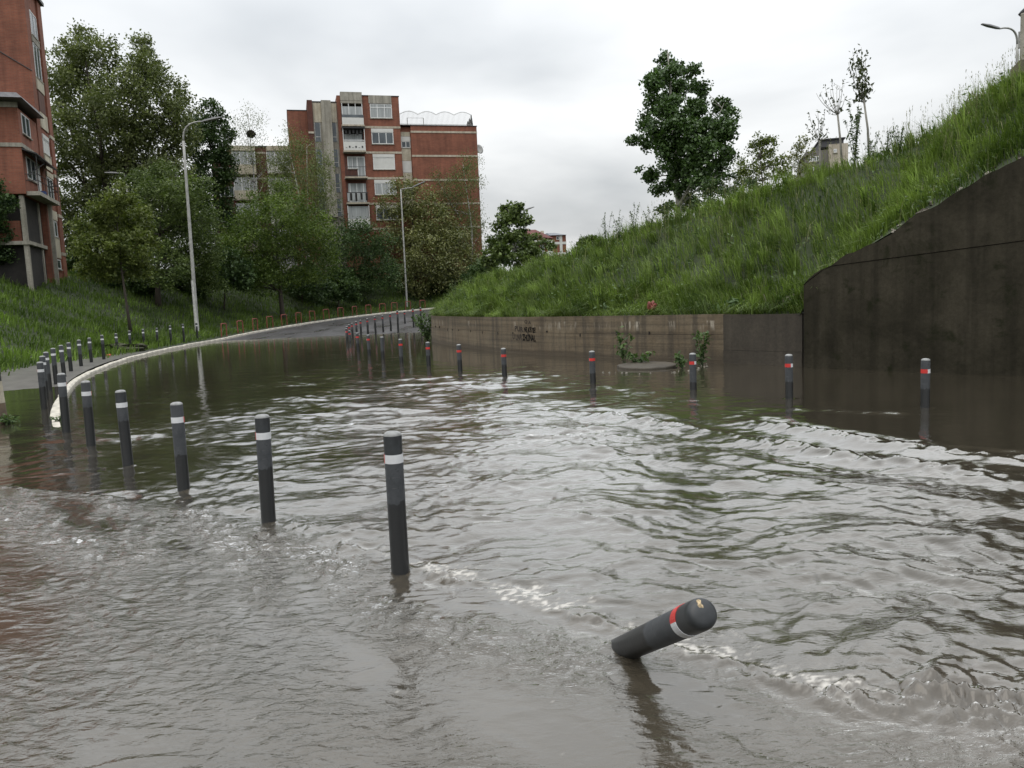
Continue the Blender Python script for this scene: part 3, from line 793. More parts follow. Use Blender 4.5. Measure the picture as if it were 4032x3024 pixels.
# the toppled one, leaning out of the water towards the viewer
pb = G(2452, 2556, -0.02); pt = W(2772, 2414, 2.84)
ax = Vector(pt - pb); Lb = ax.length
fb = empty("bollard", pb); fb.scale = (1.07, 1.07, 1.0)
q = ax.normalized().to_track_quat('Z', 'Y')
fb.rotation_mode = 'QUATERNION'
tow = (q.inverted() @ (Vector((-0.75, -0.35, 0.65)))); spin = math.atan2(tow.y, tow.x) + math.pi / 2 - R(58)
fb.rotation_quaternion = q @ Matrix.Rotation(spin, 3, 'Z').to_quaternion()
F_CAP = MB().lathe([(BR, -0.045), (BR * 0.99, -0.030), (BR * 0.94, -0.014), (BR * 0.82, -0.003), (BR * 0.6, 0.002), (BR * 0.3, 0.004), (0.0005, 0.0045)], 32).mesh("cap", True); F_CAP.materials.append(M['post_top'])
F_TOP = MB().lathe([(BR, -0.135), (BR, -0.08), (BR, -0.045)], 32).mesh("collar", True); F_TOP.materials.append(M['post_top'])
for me in (B_POST, F_TOP, F_CAP, B_WHITE, B_RED):
    o = link_mesh(me.name.split('.')[0], me, None, fb); o.location = (0, 0, Lb)
chip = MB(); cv = [(0.0, 0.0, 0.0)]
for k in range(11):
    a = 2 * math.pi * k / 11; rr = 0.013 * (0.6 + 0.75 * random.random()); cv.append((rr * math.cos(a), rr * math.sin(a) * 1.2, -0.0035))
cv[0] = (0, 0, 0.004)
chip.add(cv, [(0, 1 + k, 1 + (k + 1) % 11) for k in range(11)])
o = chip.build("chipped_patch", plain("rusty_chip", (0.46, 0.36, 0.22), 0.9, 0.6, 90), fb); o.location = (0.008, -0.030, Lb + 0.004); o.rotation_euler = (R(12), 0, 0)
tag(fb, "toppled dark bollard leaning out of the water in the foreground", "bollard", "bollards curving along the left kerb")

# ------------------------------------------------------------------ red hoop barriers along the far kerb
M['red_paint'] = plain("red_hoop_paint", (0.20, 0.052, 0.036), 0.6, 0.25, 6)
def hoop_mesh():
    w, h, r = 0.33, 0.78, 0.034
    pts = [(-w, 0, -0.35), (-w, 0, 0), (-w, 0, h - 0.08)]
    pts += [(-w + 0.07 * (1 - math.cos(a)), 0, h - 0.08 + 0.08 * math.sin(a)) for a in (0.5, 1.0, 1.57)]
    pts += [(0, 0, h)]
    pts += [(w - 0.07 * (1 - math.cos(a)), 0, h - 0.08 + 0.08 * math.sin(a)) for a in (1.57, 1.0, 0.5)]
    pts += [(w, 0, h - 0.08), (w, 0, 0), (w, 0, -0.35)]
    m_ = MB().tube(pts, r, 8).mesh("hoop_barrier", True); m_.materials.append(M['red_paint']); return m_
HOOP = hoop_mesh()
HX = [883, 948, 1006, 1064, 1121, 1177, 1231, 1286, 1342, 1397, 1452, 1507, 1553, 1607, 1664]
kz = np.array([[*proj((*(KERB_P[i] + KERB_N[i] * 0.45), float(kerb_top(KERB_P[i][1])))), i] for i in range(nl_) if 44 < KERB_P[i][1] < 95])
o_ = np.argsort(kz[:, 0])
for j, hx in enumerate(HX):
    fi = float(np.interp(hx, kz[o_, 0], kz[o_, 2]))
    i = int(fi); t = fi - i
    c = (KERB_P[i] + KERB_N[i] * 0.45) * (1 - t) + (KERB_P[i + 1] + KERB_N[i + 1] * 0.45) * t
    tg = KERB_P[i + 1] - KERB_P[i]
    o = link_mesh("hoop_barrier", HOOP)
    o.location = (c[0], c[1], float(kerb_top(c[1])))
    o.rotation_euler = (random.uniform(-.04, .04), random.uniform(-.03, .03), math.atan2(tg[1], tg[0]) + random.uniform(-.25, .1))
    tag(o, "%s red metal hoop barrier behind the kerb, counted from the tall lamp post" % ORD[j + 1], "barrier", "red hoops along the kerb")

# ------------------------------------------------------------------ grass and weeds (uncountable: one object per bank)
def blades(P, L, lean, bend, width, shade, rg):
    n = len(P)
    up = np.array([0, 0, 1.0])
    th = rg.uniform(0, 2 * math.pi, n); w = np.stack([np.cos(th), np.sin(th), np.zeros(n)], 1) * width[:, None]
    L = L[:, None]; b = bend[:, None]
    p1 = P + up * L * (0.55 - 0.12 * b) + lean * L * 0.22 * b
    p2 = P + up * L * (0.98 - 0.62 * b) + lean * L * (0.85 * b)
    V = np.empty((n, 5, 3)); V[:, 0] = P - w; V[:, 1] = P + w; V[:, 2] = p1 + w * 0.8; V[:, 3] = p1 - w * 0.8; V[:, 4] = p2
    k = np.arange(n)[:, None] * 5
    return V.reshape(-1, 3), k + np.array([[0, 1, 2, 3]]), k + np.array([[3, 2, 4]]), np.repeat(shade, 5)
def grass_object(name, label, parts, mat):
    vs, qs, ts, sh = [], [], [], []; off = 0
    for V, q, t, s in parts:
        vs.append(V); qs.append(q + off); ts.append(t + off); sh.append(s); off += len(V)
    o = link_mesh(name, np_mesh(name, np.vstack(vs), [np.vstack(qs), np.vstack(ts)], False, {"shade": np.concatenate(sh)}), mat)
    return tag(o, label, "grass", kind="stuff")
M['grass'] = leaf_mat("bank_grass", (0.041, 0.075, 0.014), (0.196, 0.269, 0.069), 0.32, 0.5, 0.35)
M['grass_far'] = leaf_mat("slope_grass", (0.037, 0.068, 0.013), (0.148, 0.223, 0.049), 0.28, 0.6, 0.25)
M['straw'] = leaf_mat("seed_grass", (0.07, 0.085, 0.035), (0.20, 0.20, 0.10), 0.3)
rg = np.random.default_rng(21)
def bank_pts(n, i0, i1, d0, d1, power=1.0):
    fi = rg.uniform(i0, i1, n); d = d0 + (d1 - d0) * rg.uniform(0, 1, n) ** power
    fj = np.interp(d, D_R, np.arange(len(D_R)))
    return grid_point(BANKV, fi, fj), fi, d
iy = lambda y: float(np.argmin(np.abs(BP[:, 1] - y)))
parts = []
i_near, i_far = iy(9.5), iy(47)
for (n, d0, d1, Lm, power) in ((105000, 0.12, 10.5, 0.50, 1.0), (34000, 0.10, 1.6, 0.46, 1.0)):
    P, fi, d = bank_pts(n, i_near, i_far, d0, d1, power)
    keep = rg.uniform(0, 1, n) < np.clip(0.8 + 0.6 * fbm(P[:, 0] / 0.55, P[:, 1] / 0.55, 201, 2), 0.45, 1)
    # bare earth and rubble along the top of the wing wall and in the corner
    bare = (b_top[np.clip(fi.astype(int), 0, len(b_top) - 1)] > 1.5) & (d < 0.75 + 0.35 * perlin(P[:, 0] / 0.5, P[:, 1] / 0.5, 205))
    keep &= ~(bare & (rg.uniform(0, 1, n) < 0.86))
    P, d, fi = P[keep], d[keep], fi[keep]; n = len(P)
    cl = fbm(P[:, 0] / 1.3, P[:, 1] / 1.3, 211, 3); wd = fbm(P[:, 0] / 2.2, P[:, 1] / 2.2, 217, 2)
    L = Lm * np.clip(0.85 + 0.5 * cl + rg.normal(0, 0.2, n), 0.3, 1.7)
    ang = R(200) + 0.9 * wd + rg.normal(0, 0.55, n)
    lean = np.stack([np.cos(ang), np.sin(ang), np.full(n, -0.10)], 1)
    edge = d < 0.5
    bend = np.clip(rg.normal(0.66, 0.20, n) + 0.25 * wd, 0.05, 1.05); bend[edge] = np.clip(bend[edge] + 0.25, 0, 1.25)
    shade = np.clip(0.42 + 0.38 * fbm(P[:, 0] / 1.7, P[:, 1] / 1.7, 223, 3) + rg.normal(0, 0.17, n), 0, 1)
    parts.append(blades(P, L, lean, bend, rg.uniform(0.006, 0.013, n), shade, rg))
# tussocks: blades fanning out of shared roots
nt_ = 3600; Pt, fi_t, d_t = bank_pts(nt_, i_near, i_far, 0.15, 10.5)
ok = ~((b_top[np.clip(fi_t.astype(int), 0, len(b_top) - 1)] > 1.5) & (d_t < 0.8)) & (rg.uniform(0, 1, nt_) < np.clip(0.55 + 0.9 * fbm(Pt[:, 0] / 1.5, Pt[:, 1] / 1.5, 261, 2), 0.1, 1)); Pt = Pt[ok]; nt_ = len(Pt)
nb_ = 26; P = np.repeat(Pt, nb_, 0) + rg.normal(0, 0.045, (nt_ * nb_, 3)) * np.array([1, 1, 0.2]); n = len(P)
a = rg.uniform(0, 6.28, n); wv = R(200) + 0.9 * fbm(P[:, 0] / 2.2, P[:, 1] / 2.2, 217, 2)
lean = np.stack([np.cos(a) * 0.7 + np.cos(wv) * 0.75, np.sin(a) * 0.7 + np.sin(wv) * 0.75, np.full(n, -0.12)], 1)
Lt = np.repeat(rg.uniform(0.45, 1.05, nt_), nb_) * rg.uniform(0.7, 1.1, n)
st_ = np.clip(np.repeat(rg.normal(0.52, 0.20, nt_), nb_) + rg.normal(0, 0.12, n), 0, 1)
parts.append(blades(P, Lt, lean, np.clip(rg.normal(0.55, 0.2, n), 0.1, 1.1), rg.uniform(0.006, 0.012, n), st_, rg))
grass_object("bank_grass", "long wind-combed green grass covering the right-hand bank", parts, M['grass'])
# thin seed stalks standing along the crest
P, fi, d = bank_pts(5200, iy(9.5), iy(24), 2.5, 12.0)
kk = rg.uniform(0, 1, len(P)) < np.clip(0.2 + 1.1 * fbm(P[:, 0] / 1.1, P[:, 1] / 1.1, 231, 2), 0, 1)
P = P[kk]; n = len(P)
ang = rg.uniform(0, 6.28, n); lean = np.stack([np.cos(ang), np.sin(ang), 0 * ang], 1)
parts = [blades(P, rg.uniform(0.7, 1.25, n), lean, np.clip(rg.normal(0.14, 0.08, n), 0, 0.4), np.full(n, 0.0035), np.clip(rg.normal(0.5, 0.2, n), 0, 1), rg)]
top = parts[0][0].reshape(-1, 5, 3)[:, 4]
hd = np.repeat(top, 5, 0) - np.array([0, 0, 1.0]) * rg.uniform(0.0, 0.22, (n * 5, 1))
an = rg.uniform(0, 6.28, n * 5)
parts.append(blades(hd, rg.uniform(0.05, 0.10, n * 5), np.stack([np.cos(an), np.sin(an), 0 * an], 1), np.full(n * 5, 0.5), np.full(n * 5, 0.006), np.clip(rg.normal(0.6, 0.2, n * 5), 0, 1), rg))
grass_object("seed_grass", "thin pale seed stalks standing above the bank's grass", parts, M['straw'])
# dead stalks and broad weeds mixed into the bank
P, fi, d = bank_pts(2600, i_near, i_far, 0.2, 10); n = len(P); an = rg.uniform(0, 6.28, n)
grass_object("dead_stalks", "dry straw-coloured stalks scattered through the bank's grass", [blades(P, rg.uniform(0.35, 0.85, n), np.stack([np.cos(an), np.sin(an), 0 * an], 1), np.clip(rg.normal(.5, .25, n), 0, 1), np.full(n, 0.006), np.clip(rg.normal(.7, .2, n), 0, 1), rg)], M['straw'])
# left slope
parts = []
n = 76000
yk = KERB_P[:, 1]; i0, i1 = float(np.argmin(np.abs(yk - 22))), float(np.argmin(np.abs(yk - 88)))
fi = i0 + (i1 - i0) * rg.uniform(0, 1, n) ** 1.15; d = 0.5 + 15.5 * rg.uniform(0, 1, n)
wdt = 3.0 - 2.35 * sstep(26, 36, np.interp(fi, np.arange(nl_), yk))
keep = d > wdt + 0.35 * rg.normal(0, 1, n)
fi, d = fi[keep], d[keep]; P = grid_point(LEFTV, fi, np.interp(d, D_L, np.arange(len(D_L)))); n = len(P)
cl = fbm(P[:, 0] / 2.2, P[:, 1] / 2.2, 241, 3); wd = fbm(P[:, 0] / 3, P[:, 1] / 3, 247, 2)
ang = R(-20) + 1.2 * wd + rg.normal(0, 0.7, n)
parts.append(blades(P, 0.46 * np.clip(0.8 + 0.6 * cl + rg.normal(0, 0.22, n), 0.25, 1.8), np.stack([np.cos(ang), np.sin(ang), np.full(n, -0.1)], 1),
                    np.clip(rg.normal(0.55, 0.25, n), 0, 1.1), rg.uniform(0.012, 0.026, n), np.clip(0.45 + 0.5 * fbm(P[:, 0] / 2.6, P[:, 1] / 2.6, 251, 3) + rg.normal(0, 0.15, n), 0, 1), rg))
grass_object("slope_grass", "rough green grass on the slope behind the left kerb", parts, M['grass_far'])

# ------------------------------------------------------------------ leaves, trees
def leaf_cloud(C, size, nrm_up, rg, aspect=0.62, droop=0.0, up_bias=0.5, shade=None):
    """C (n,3) leaf centres -> folded rhombic leaves"""
    n = len(C)
    nr = rg.normal(0, 1, (n, 3)); nr[:, 2] += up_bias * 2; nr /= np.linalg.norm(nr, axis=1, keepdims=True)
    t = rg.normal(0, 1, (n, 3)); t[:, 2] -= droop * 3
    t -= nr * (t * nr).sum(1, keepdims=True); t /= np.linalg.norm(t, axis=1, keepdims=True)
    s = np.cross(nr, t)
    sz = size * rg.uniform(0.65, 1.25, (n, 1))
    V = np.empty((n, 4, 3))
    V[:, 0] = C - t * sz * 0.5; V[:, 1] = C + s * sz * aspect * 0.5 + nr * sz * 0.06 - t * sz * 0.08; V[:, 2] = C + t * sz * 0.5; V[:, 3] = C - s * sz * aspect * 0.5 + nr * sz * 0.06 - t * sz * 0.08
    q = np.arange(n)[:, None] * 4 + np.array([[0, 1, 2, 3]])
    return V.reshape(-1, 3), q, np.repeat(shade, 4)
def limb(mb, a, b, r0, r1, rg, sag=0.1, n=6, seg=5):
    a, b = np.asarray(a, float), np.asarray(b, float); L = np.linalg.norm(b - a)
    mid = rg.normal(0, sag * L * 0.35, 3); pts = []
    for k in range(n):
        t = k / (n - 1); pts.append(a + (b - a) * t + mid * math.sin(math.pi * t) + np.array([0, 0, sag * L * math.sin(math.pi * t) * 0.6]))
    mb.tube(pts, [r0 + (r1 - r0) * k / (n - 1) for k in range(n)], seg, cap=False)
def tree(name, label, base, blobs, leaf, n_leaves, lmat, bmat, trunk_r=0.16, trunk_to=None, n_limbs=26, clump=0.42, droop=0.0, up=0.5, cat="tree", group=None,
         seed=1, fill=0.45, aspect=0.62, stems=None, clumps_per=70, hollow=0.5, dense=2.05):
    """blobs: list of (centre xyz, radius, weight); the crown is clumps of leaves spread through them"""
    rg = np.random.default_rng(seed)
    base = np.asarray(base, float)
    root = empty(name, base)
    if base[1] > 38: n_leaves = int(n_leaves * dense); leaf = leaf * 1.12
    B = np.array([b[0] for b in blobs]); Rr = np.array([b[1] for b in blobs])
    wgt = Rr ** 2; wgt /= wgt.sum()
    nc = max(8, int(n_leaves / clumps_per))
    which = rg.choice(len(blobs), nc, p=wgt)
    dirs = rg.normal(0, 1, (nc, 3)); dirs /= np.linalg.norm(dirs, axis=1, keepdims=True)
    rad = (hollow + (1 - hollow) * rg.uniform(0, 1, nc) ** 0.7)
    cc = B[which] + dirs * (Rr[which] * rad)[:, None] * np.array([1, 1, 0.95])
    csz = clump * Rr.mean() * rg.uniform(0.35, 1.25, nc)
    per = rg.multinomial(n_leaves, (csz ** 1.6) / (csz ** 1.6).sum())
    C = np.repeat(cc, per, 0) + np.clip(rg.normal(0, 0.46, (n_leaves, 3)), -1.0, 1.0) * np.repeat(csz, per)[:, None] * np.array([1, 1, 0.75 + droop])
    cs = rg.normal(0, 0.13, nc)
    sh = np.clip(0.45 + np.repeat(cs, per) + rg.normal(0, 0.17, n_leaves), 0, 1)
    V, q, s = leaf_cloud(C - base, leaf, None, rg, aspect, droop, up, sh)
    link_mesh("crown", np_mesh(name + "_crown", V, [q], False, {"shade": s}), lmat, root)
    mb = MB()
    tt = np.asarray(trunk_to if trunk_to is not None else B[np.argmax(B[:, 2])] - np.array([0, 0, Rr.mean() * 0.3]), float)
    stems = stems or [(base, tt, trunk_r)]
    spine = []
    for sb, st, sr in stems:
        sb = np.asarray(sb, float); st = np.asarray(st, float); pts = []; n = 9
        off = rg.normal(0, 0.04 * np.linalg.norm(st - sb), 3)
        for k in range(n):
            t = k / (n - 1); p = sb + (st - sb) * t + off * math.sin(math.pi * t * 1.3) - base; pts.append(p)
            if k >= 2: spine.append((p + base, sr * (1 - 0.86 * t)))
        pts[0] = pts[0] - np.array([0, 0, 0.3])
        mb.tube(pts, [sr * (1.25 if k == 0 else 1 - 0.86 * k / (n - 1)) for k in range(n)], 8)
    sp = np.array([s_[0] for s_ in spine]); sr_ = np.array([s_[1] for s_ in spine])
    order = rg.permutation(nc)[:n_limbs]
    for k in order:
        tgt = cc[k]; dd = np.linalg.norm((sp - tgt) * np.array([1, 1, 0.8]), axis=1) + np.where(sp[:, 2] > tgt[2] - 0.15 * np.linalg.norm(sp - tgt, axis=1), 3.0, 0)
        j = int(np.argmin(dd)); limb(mb, sp[j] - base, tgt - base, max(0.012, sr_[j] * 0.5), 0.008, rg, 0.08)
    mb.build("trunk", bmat, root, smooth=True)
    return tag(root, label, cat, group)
def pb_(lst, Y, dy=0.8, rs=1.0, seed=0):
    """crown lobes from their place and size in the view at distance Y"""
    rg = np.random.default_rng(seed + 100); out = []
    for (x, y, r) in lst:
        rad = r * Y / FPX * rs
        out.append((W(x, y, Y + rg.uniform(-1, 1) * dy * 1.4), rad)); 
    return out
M['bark'] = plain("grey_bark", (0.055, 0.045, 0.035), 0.9, 0.4, 5, 0.5, 20, stretch=(1, 1, 0.2))
M['bark_pale'] = plain("pale_bark", (0.24, 0.23, 0.20), 0.85, 0.35, 4, 0.4, 20, stretch=(1, 1, 0.4))
def birch_bark():
    m, nt, b = new_mat("birch_bark")
    n = n_noise(nt, n_obj(nt, (1, 1, 2.2)), 3.0, 5, 0.7)
    lnk(nt, n_ramp(nt, n, [(0.42, (0.05, 0.045, 0.04)), (0.52, (0.42, 0.41, 0.38))]), b.inputs["Base Color"]); b.inputs["Roughness"].default_value = 0.8
    return m
M['birch'] = birch_bark()
M['leaf_dark'] = leaf_mat("dark_leaf", (0.015, 0.037, 0.011), (0.066, 0.110, 0.030), 0.20)
M['leaf_cotton'] = leaf_mat("poplar_leaf", (0.025, 0.051, 0.015), (0.087, 0.149, 0.044), 0.22, 0.4, 0.5)
M['leaf_mid'] = leaf_mat("mid_leaf", (0.034, 0.059, 0.015), (0.126, 0.170, 0.047), 0.25)
M['leaf_tall'] = leaf_mat("tall_tree_leaf", (0.050, 0.068, 0.026), (0.161, 0.187, 0.069), 0.30)
M['leaf_yel'] = leaf_mat("yellow_green_leaf", (0.044, 0.066, 0.015), (0.153, 0.183, 0.046), 0.30)
M['leaf_acacia'] = leaf_mat("acacia_leaf", (0.031, 0.060, 0.011), (0.116, 0.166, 0.028), 0.28)
M['leaf_maple'] = leaf_mat("maple_leaf", (0.058, 0.077, 0.022), (0.227, 0.234, 0.090), 0.22, 0.4, 0.5)
M['leaf_birch'] = leaf_mat("birch_leaf", (0.062, 0.084, 0.031), (0.170, 0.195, 0.072), 0.3)
def ground_at(px, Y):
    """left-bank height below the picture column px at distance Y"""
    x = W(px, 1200, Y)[0]; return np.array([x, Y, surf_z(LEFTV, x, Y)])

tree("tall_tree", "very tall airy green tree towering beside the left brick block", ground_at(430, 72),
     pb_([(345, 150, 55), (300, 190, 60), (290, 260, 90), (420, 220, 75), (235, 330, 75), (560, 170, 45), (590, 240, 60), (550, 300, 90), (340, 400, 150), (480, 420, 150), (640, 340, 80), (700, 420, 80), (660, 480, 90),
          (250, 530, 110), (420, 580, 170), (600, 580, 140), (730, 530, 60), (290, 720, 140), (480, 740, 170), (660, 720, 120), (230, 860, 80), (380, 920, 150), (560, 900, 150), (240, 1000, 80)], 72, 2.6, 0.96, 1),
     0.23, 27000, M['leaf_tall'], M['bark'], 0.34, W(400, 200, 72), 60, 0.34, 0.05, 0.4, seed=11, clumps_per=36, dense=3.2,
     stems=[(ground_at(430, 72), W(345, 170, 72), 0.30), (ground_at(470, 72.5), W(560, 210, 72), 0.26), (ground_at(400, 71.5), W(250, 360, 71), 0.2), (ground_at(510, 72), W(690, 430, 72), 0.2)], hollow=0.35)
tree("dark_tree", "dark leafy tree between the tall tree and the sparse birch", ground_at(850, 82),
     pb_([(830, 450, 50), (790, 500, 50), (870, 520, 55), (810, 580, 75), (880, 600, 45), (850, 660, 85), (780, 720, 80), (830, 780, 90), (890, 690, 40), (760, 860, 80)], 82, 1.6, 1.0, 2),
     0.26, 9000, M['leaf_dark'], M['bark'], 0.25, W(830, 470, 82), 24, 0.40, seed=12, clumps_per=36)
tree("young_maple", "yellow-green young tree with a thin trunk on the left slope", W(512, 1283, 40.5),
     pb_([(400, 830, 55), (470, 780, 60), (350, 900, 55), (455, 890, 90), (550, 870, 60), (390, 990, 85), (520, 970, 80), (325, 980, 40), (590, 960, 35), (450, 1050, 80), (350, 1060, 45), (560, 1050, 50)], 41, 1.0, 0.95, 3),
     0.15, 8000, M['leaf_yel'], M['bark'], 0.075, W(450, 800, 41), 26, 0.55, seed=13, clumps_per=36)
tree("round_tree", "full round olive-green tree left of the tall lamp post", ground_at(622, 54),
     pb_([(555, 720, 60), (640, 700, 60), (610, 800, 100), (710, 760, 75), (800, 740, 50), (760, 830, 90), (690, 930, 120), (800, 900, 70), (820, 1000, 60), (760, 1050, 90), (640, 1040, 100), (560, 960, 80), (830, 1110, 45)], 54, 2.0, 0.98, 4),
     0.15, 17000, M['leaf_mid'], M['bark'], 0.20, W(640, 760, 54), 34, 0.5, seed=14, clumps_per=60)
tree("acacia", "broad feathery green acacia with yellowish top in front of the flats", ground_at(1110, 63),
     pb_([(1075, 750, 55), (1000, 820, 75), (1140, 810, 75), (1080, 880, 110), (950, 900, 70), (1230, 860, 65), (1180, 930, 100), (1270, 950, 70), (900, 980, 60), (1000, 990, 110), (1120, 1030, 130), (1250, 1040, 80), (920, 1060, 60), (1040, 1100, 90)], 63, 2.4, 0.98, 5),
     0.15, 20000, M['leaf_acacia'], M['bark'], 0.20, W(1080, 800, 63), 34, 0.5, seed=15, clumps_per=70)
tree("dark_bush", "dense dark bush below the balconies of the flats", ground_at(1390, 78),
     pb_([(1330, 930, 70), (1420, 930, 70), (1500, 960, 60), (1380, 1020, 100), (1480, 1040, 80), (1300, 1050, 80), (1420, 1100, 80), (1530, 1080, 60)], 78, 2.0, 1.0, 6),
     0.17, 12000, M['leaf_dark'], M['bark'], 0.14, W(1400, 960, 78), 18, 0.5, seed=16, clumps_per=70, cat="bush")
tree("pale_leaf_maple", "maple with pale glinting leaves behind the second lamp post", ground_at(1640, 85),
     pb_([(1585, 740, 45), (1550, 810, 60), (1640, 790, 70), (1610, 890, 95), (1710, 880, 85), (1690, 990, 110), (1790, 970, 80), (1590, 1010, 90), (1780, 1070, 80), (1870, 1050, 55), (1650, 1090, 80)], 85, 1.2, 1.0, 7),
     0.20, 15000, M['leaf_maple'], M['bark'], 0.2, W(1620, 800, 85), 26, 0.5, seed=17, clumps_per=50)
tree("birch", "drooping birch with white stems against the flats' right-hand gable", ground_at(1830, 87),
     pb_([(1850, 640, 38), (1810, 690, 36), (1870, 720, 36), (1790, 750, 50), (1720, 710, 30), (1735, 780, 45), (1840, 810, 55), (1760, 870, 60), (1870, 890, 50), (1820, 950, 65), (1900, 970, 35), (1740, 950, 50), (1880, 1040, 45)], 87, 0.6, 1.0, 8),
     0.15, 8500, M['leaf_birch'], M['birch'], 0.15, W(1848, 640, 87), 26, 0.6, 0.5, 0.2, seed=18, aspect=0.5, clumps_per=40,
     stems=[(ground_at(1832, 87), W(1842, 640, 87), 0.16), (W(1815, 860, 87), W(1715, 700, 86.5), 0.07)])
nest_birch = tree("sparse_birch", "sparse pale birch holding a dark bird nest", ground_at(1010, 80),
     pb_([(975, 430, 26), (950, 490, 34), (1020, 480, 30), (980, 540, 42), (1040, 550, 30), (935, 580, 34), (1000, 620, 50), (1050, 640, 34), (960, 690, 45), (1020, 730, 50)], 80, 1.0, 1.0, 9),
     0.13, 1700, M['leaf_birch'], M['birch'], 0.12, W(985, 420, 80), 46, 0.8, 0.6, 0.2, seed=19, aspect=0.5, clumps_per=14, hollow=0.3)
tree("leafy_birch", "leafy birch with several white stems before the left wing", ground_at(1190, 76),
     pb_([(1148, 530, 26), (1130, 590, 40), (1200, 580, 40), (1100, 640, 45), (1260, 640, 45), (1170, 660, 75), (1240, 720, 70), (1110, 720, 60), (1170, 790, 85), (1270, 790, 55), (1100, 800, 60), (1220, 860, 70)], 76, 1.4, 1.0, 10),
     0.15, 9500, M['leaf_birch'], M['birch'], 0.12, W(1150, 540, 76), 34, 0.6, 0.5, 0.2, seed=20, aspect=0.5, clumps_per=36,
     stems=[(ground_at(1190, 76), W(1150, 540, 76), 0.13), (ground_at(1200, 76.3), W(1215, 600, 76), 0.11), (ground_at(1215, 75.6), W(1262, 640, 76), 0.10)])
gx = lambda px, Y: (lambda x: np.array([x, Y, surf_z(BANKV, x, Y)]))(W(px, 1100, Y)[0])
tree("clump_of_young_trees", "young big-leaved tree with bare stems behind the bank's left end", gx(1995, 50),
     pb_([(2000, 835, 30), (2045, 825, 28), (1985, 865, 30), (2030, 870, 24), (2072, 870, 20), (1965, 900, 26), (2055, 915, 26), (2005, 930, 36), (1950, 960, 36), (2050, 965, 40), (1985, 1000, 44), (2085, 985, 30), (1930, 1020, 40), (2060, 1030, 40), (2100, 1040, 30)], 50, 0.9, 1.0, 22),
     0.20, 3600, M['leaf_mid'], M['bark_pale'], 0.08, W(2010, 840, 50), 22, 0.6, 0.15, seed=22, clumps_per=20, aspect=0.75,
     stems=[(gx(1977, 50), W(1985, 880, 50), 0.06), (gx(1989, 50.2), W(2015, 840, 50), 0.06), (gx(2004, 49.8), W(2045, 850, 50), 0.07)])
tree("small_bare_tree", "small thinly leaved tree in front of the far red-roofed house", gx(2117, 58),
     pb_([(2110, 940, 26), (2140, 960, 24), (2090, 975, 28), (2170, 965, 18), (2120, 1000, 30)], 58, 0.6, 1.0, 23), 0.16, 900, M['leaf_mid'], M['bark'], 0.05, W(2120, 950, 58), 22, 0.6, seed=23, clumps_per=14)
tree("far_green_tree", "small bright green treetop showing over the bank left of the poplar", gx(2330, 56),
     pb_([(2300, 960, 26), (2340, 955, 26), (2360, 980, 24), (2310, 990, 30)], 56, 0.8, 1.0, 24), 0.15, 2200, M['leaf_acacia'], M['bark'], 0.08, W(2330, 965, 56), 10, 0.6, seed=24, clumps_per=40)
r4 = lambda L: [(2300 + .783 * x, 100 + .783 * y, .783 * r) for x, y, r in L]
tree("poplar", "tall dark glossy poplar standing alone on the bank against the sky", gx(2690, 34),
     pb_(r4([(410, 175, 45), (385, 250, 60), (470, 220, 50), (530, 230, 40), (350, 290, 50), (450, 320, 80), (350, 390, 70), (540, 310, 50), (600, 330, 35), (440, 430, 90), (570, 420, 75), (690, 400, 55), (725, 440, 50), (300, 480, 50), (370, 520, 80), (480, 530, 90), (600, 520, 90), (710, 530, 70),
              (250, 575, 28), (300, 600, 40), (400, 620, 80), (530, 640, 90), (650, 630, 85), (720, 650, 45), (470, 720, 60), (580, 740, 85), (680, 720, 55), (520, 820, 75), (620, 800, 60), (400, 720, 30), (340, 750, 40), (290, 740, 28), (370, 820, 38), (430, 800, 40), (400, 930, 30), (440, 900, 30), (520, 900, 55)]), 34, 1.3, 0.84, 25),
     0.135, 32000, M['leaf_cotton'], M['bark_pale'], 0.17, W(2640, 260, 34), 44, 0.66, 0.05, 0.3, seed=25, aspect=0.8, clumps_per=44, hollow=0.35,
     stems=[(gx(2690, 34), W(2632, 240, 34), 0.17), (W(2680, 720, 34), W(2850, 430, 34), 0.08), (W(2683, 760, 34), W(2560, 480, 34), 0.08)])
tree("yellow_shrub", "straggly shrub with pale yellow leaf tips beside the poplar", gx(3020, 29.5),
     pb_([(2985, 555, 30), (2960, 590, 28), (3030, 570, 30), (3010, 620, 40), (2940, 650, 40), (3060, 640, 40), (2990, 690, 50), (3070, 690, 40), (2920, 700, 34)], 29.5, 0.7, 1.0, 26),
     0.10, 3600, M['leaf_yel'], M['bark'], 0.05, W(2990, 580, 29.5), 34, 0.6, seed=26, clumps_per=22, cat="shrub")
tree("thin_shrub", "thin twiggy shrub between the yellow shrub and the saplings", gx(3150, 28.5),
     pb_([(3150, 560, 28), (3120, 600, 32), (3185, 600, 26), (3140, 650, 38), (3190, 660, 28), (3110, 700, 34), (3160, 710, 34)], 28.5, 0.6, 1.0, 27),
     0.085, 1700, M['leaf_maple'], M['bark'], 0.04, W(3150, 560, 28.5), 30, 0.6, seed=27, clumps_per=16, cat="shrub")
tree("dark_shrub", "low dense dark shrub at the foot of the poplar", gx(2870, 28),
     pb_([(2800, 740, 40), (2870, 730, 45), (2940, 745, 45), (2760, 790, 40), (2840, 790, 50), (2920, 800, 45), (3000, 770, 40)], 28, 0.8, 1.0, 28),
     0.09, 6000, M['leaf_dark'], M['bark'], 0.05, W(2870, 740, 28), 14, 0.5, seed=28, clumps_per=50, cat="shrub")
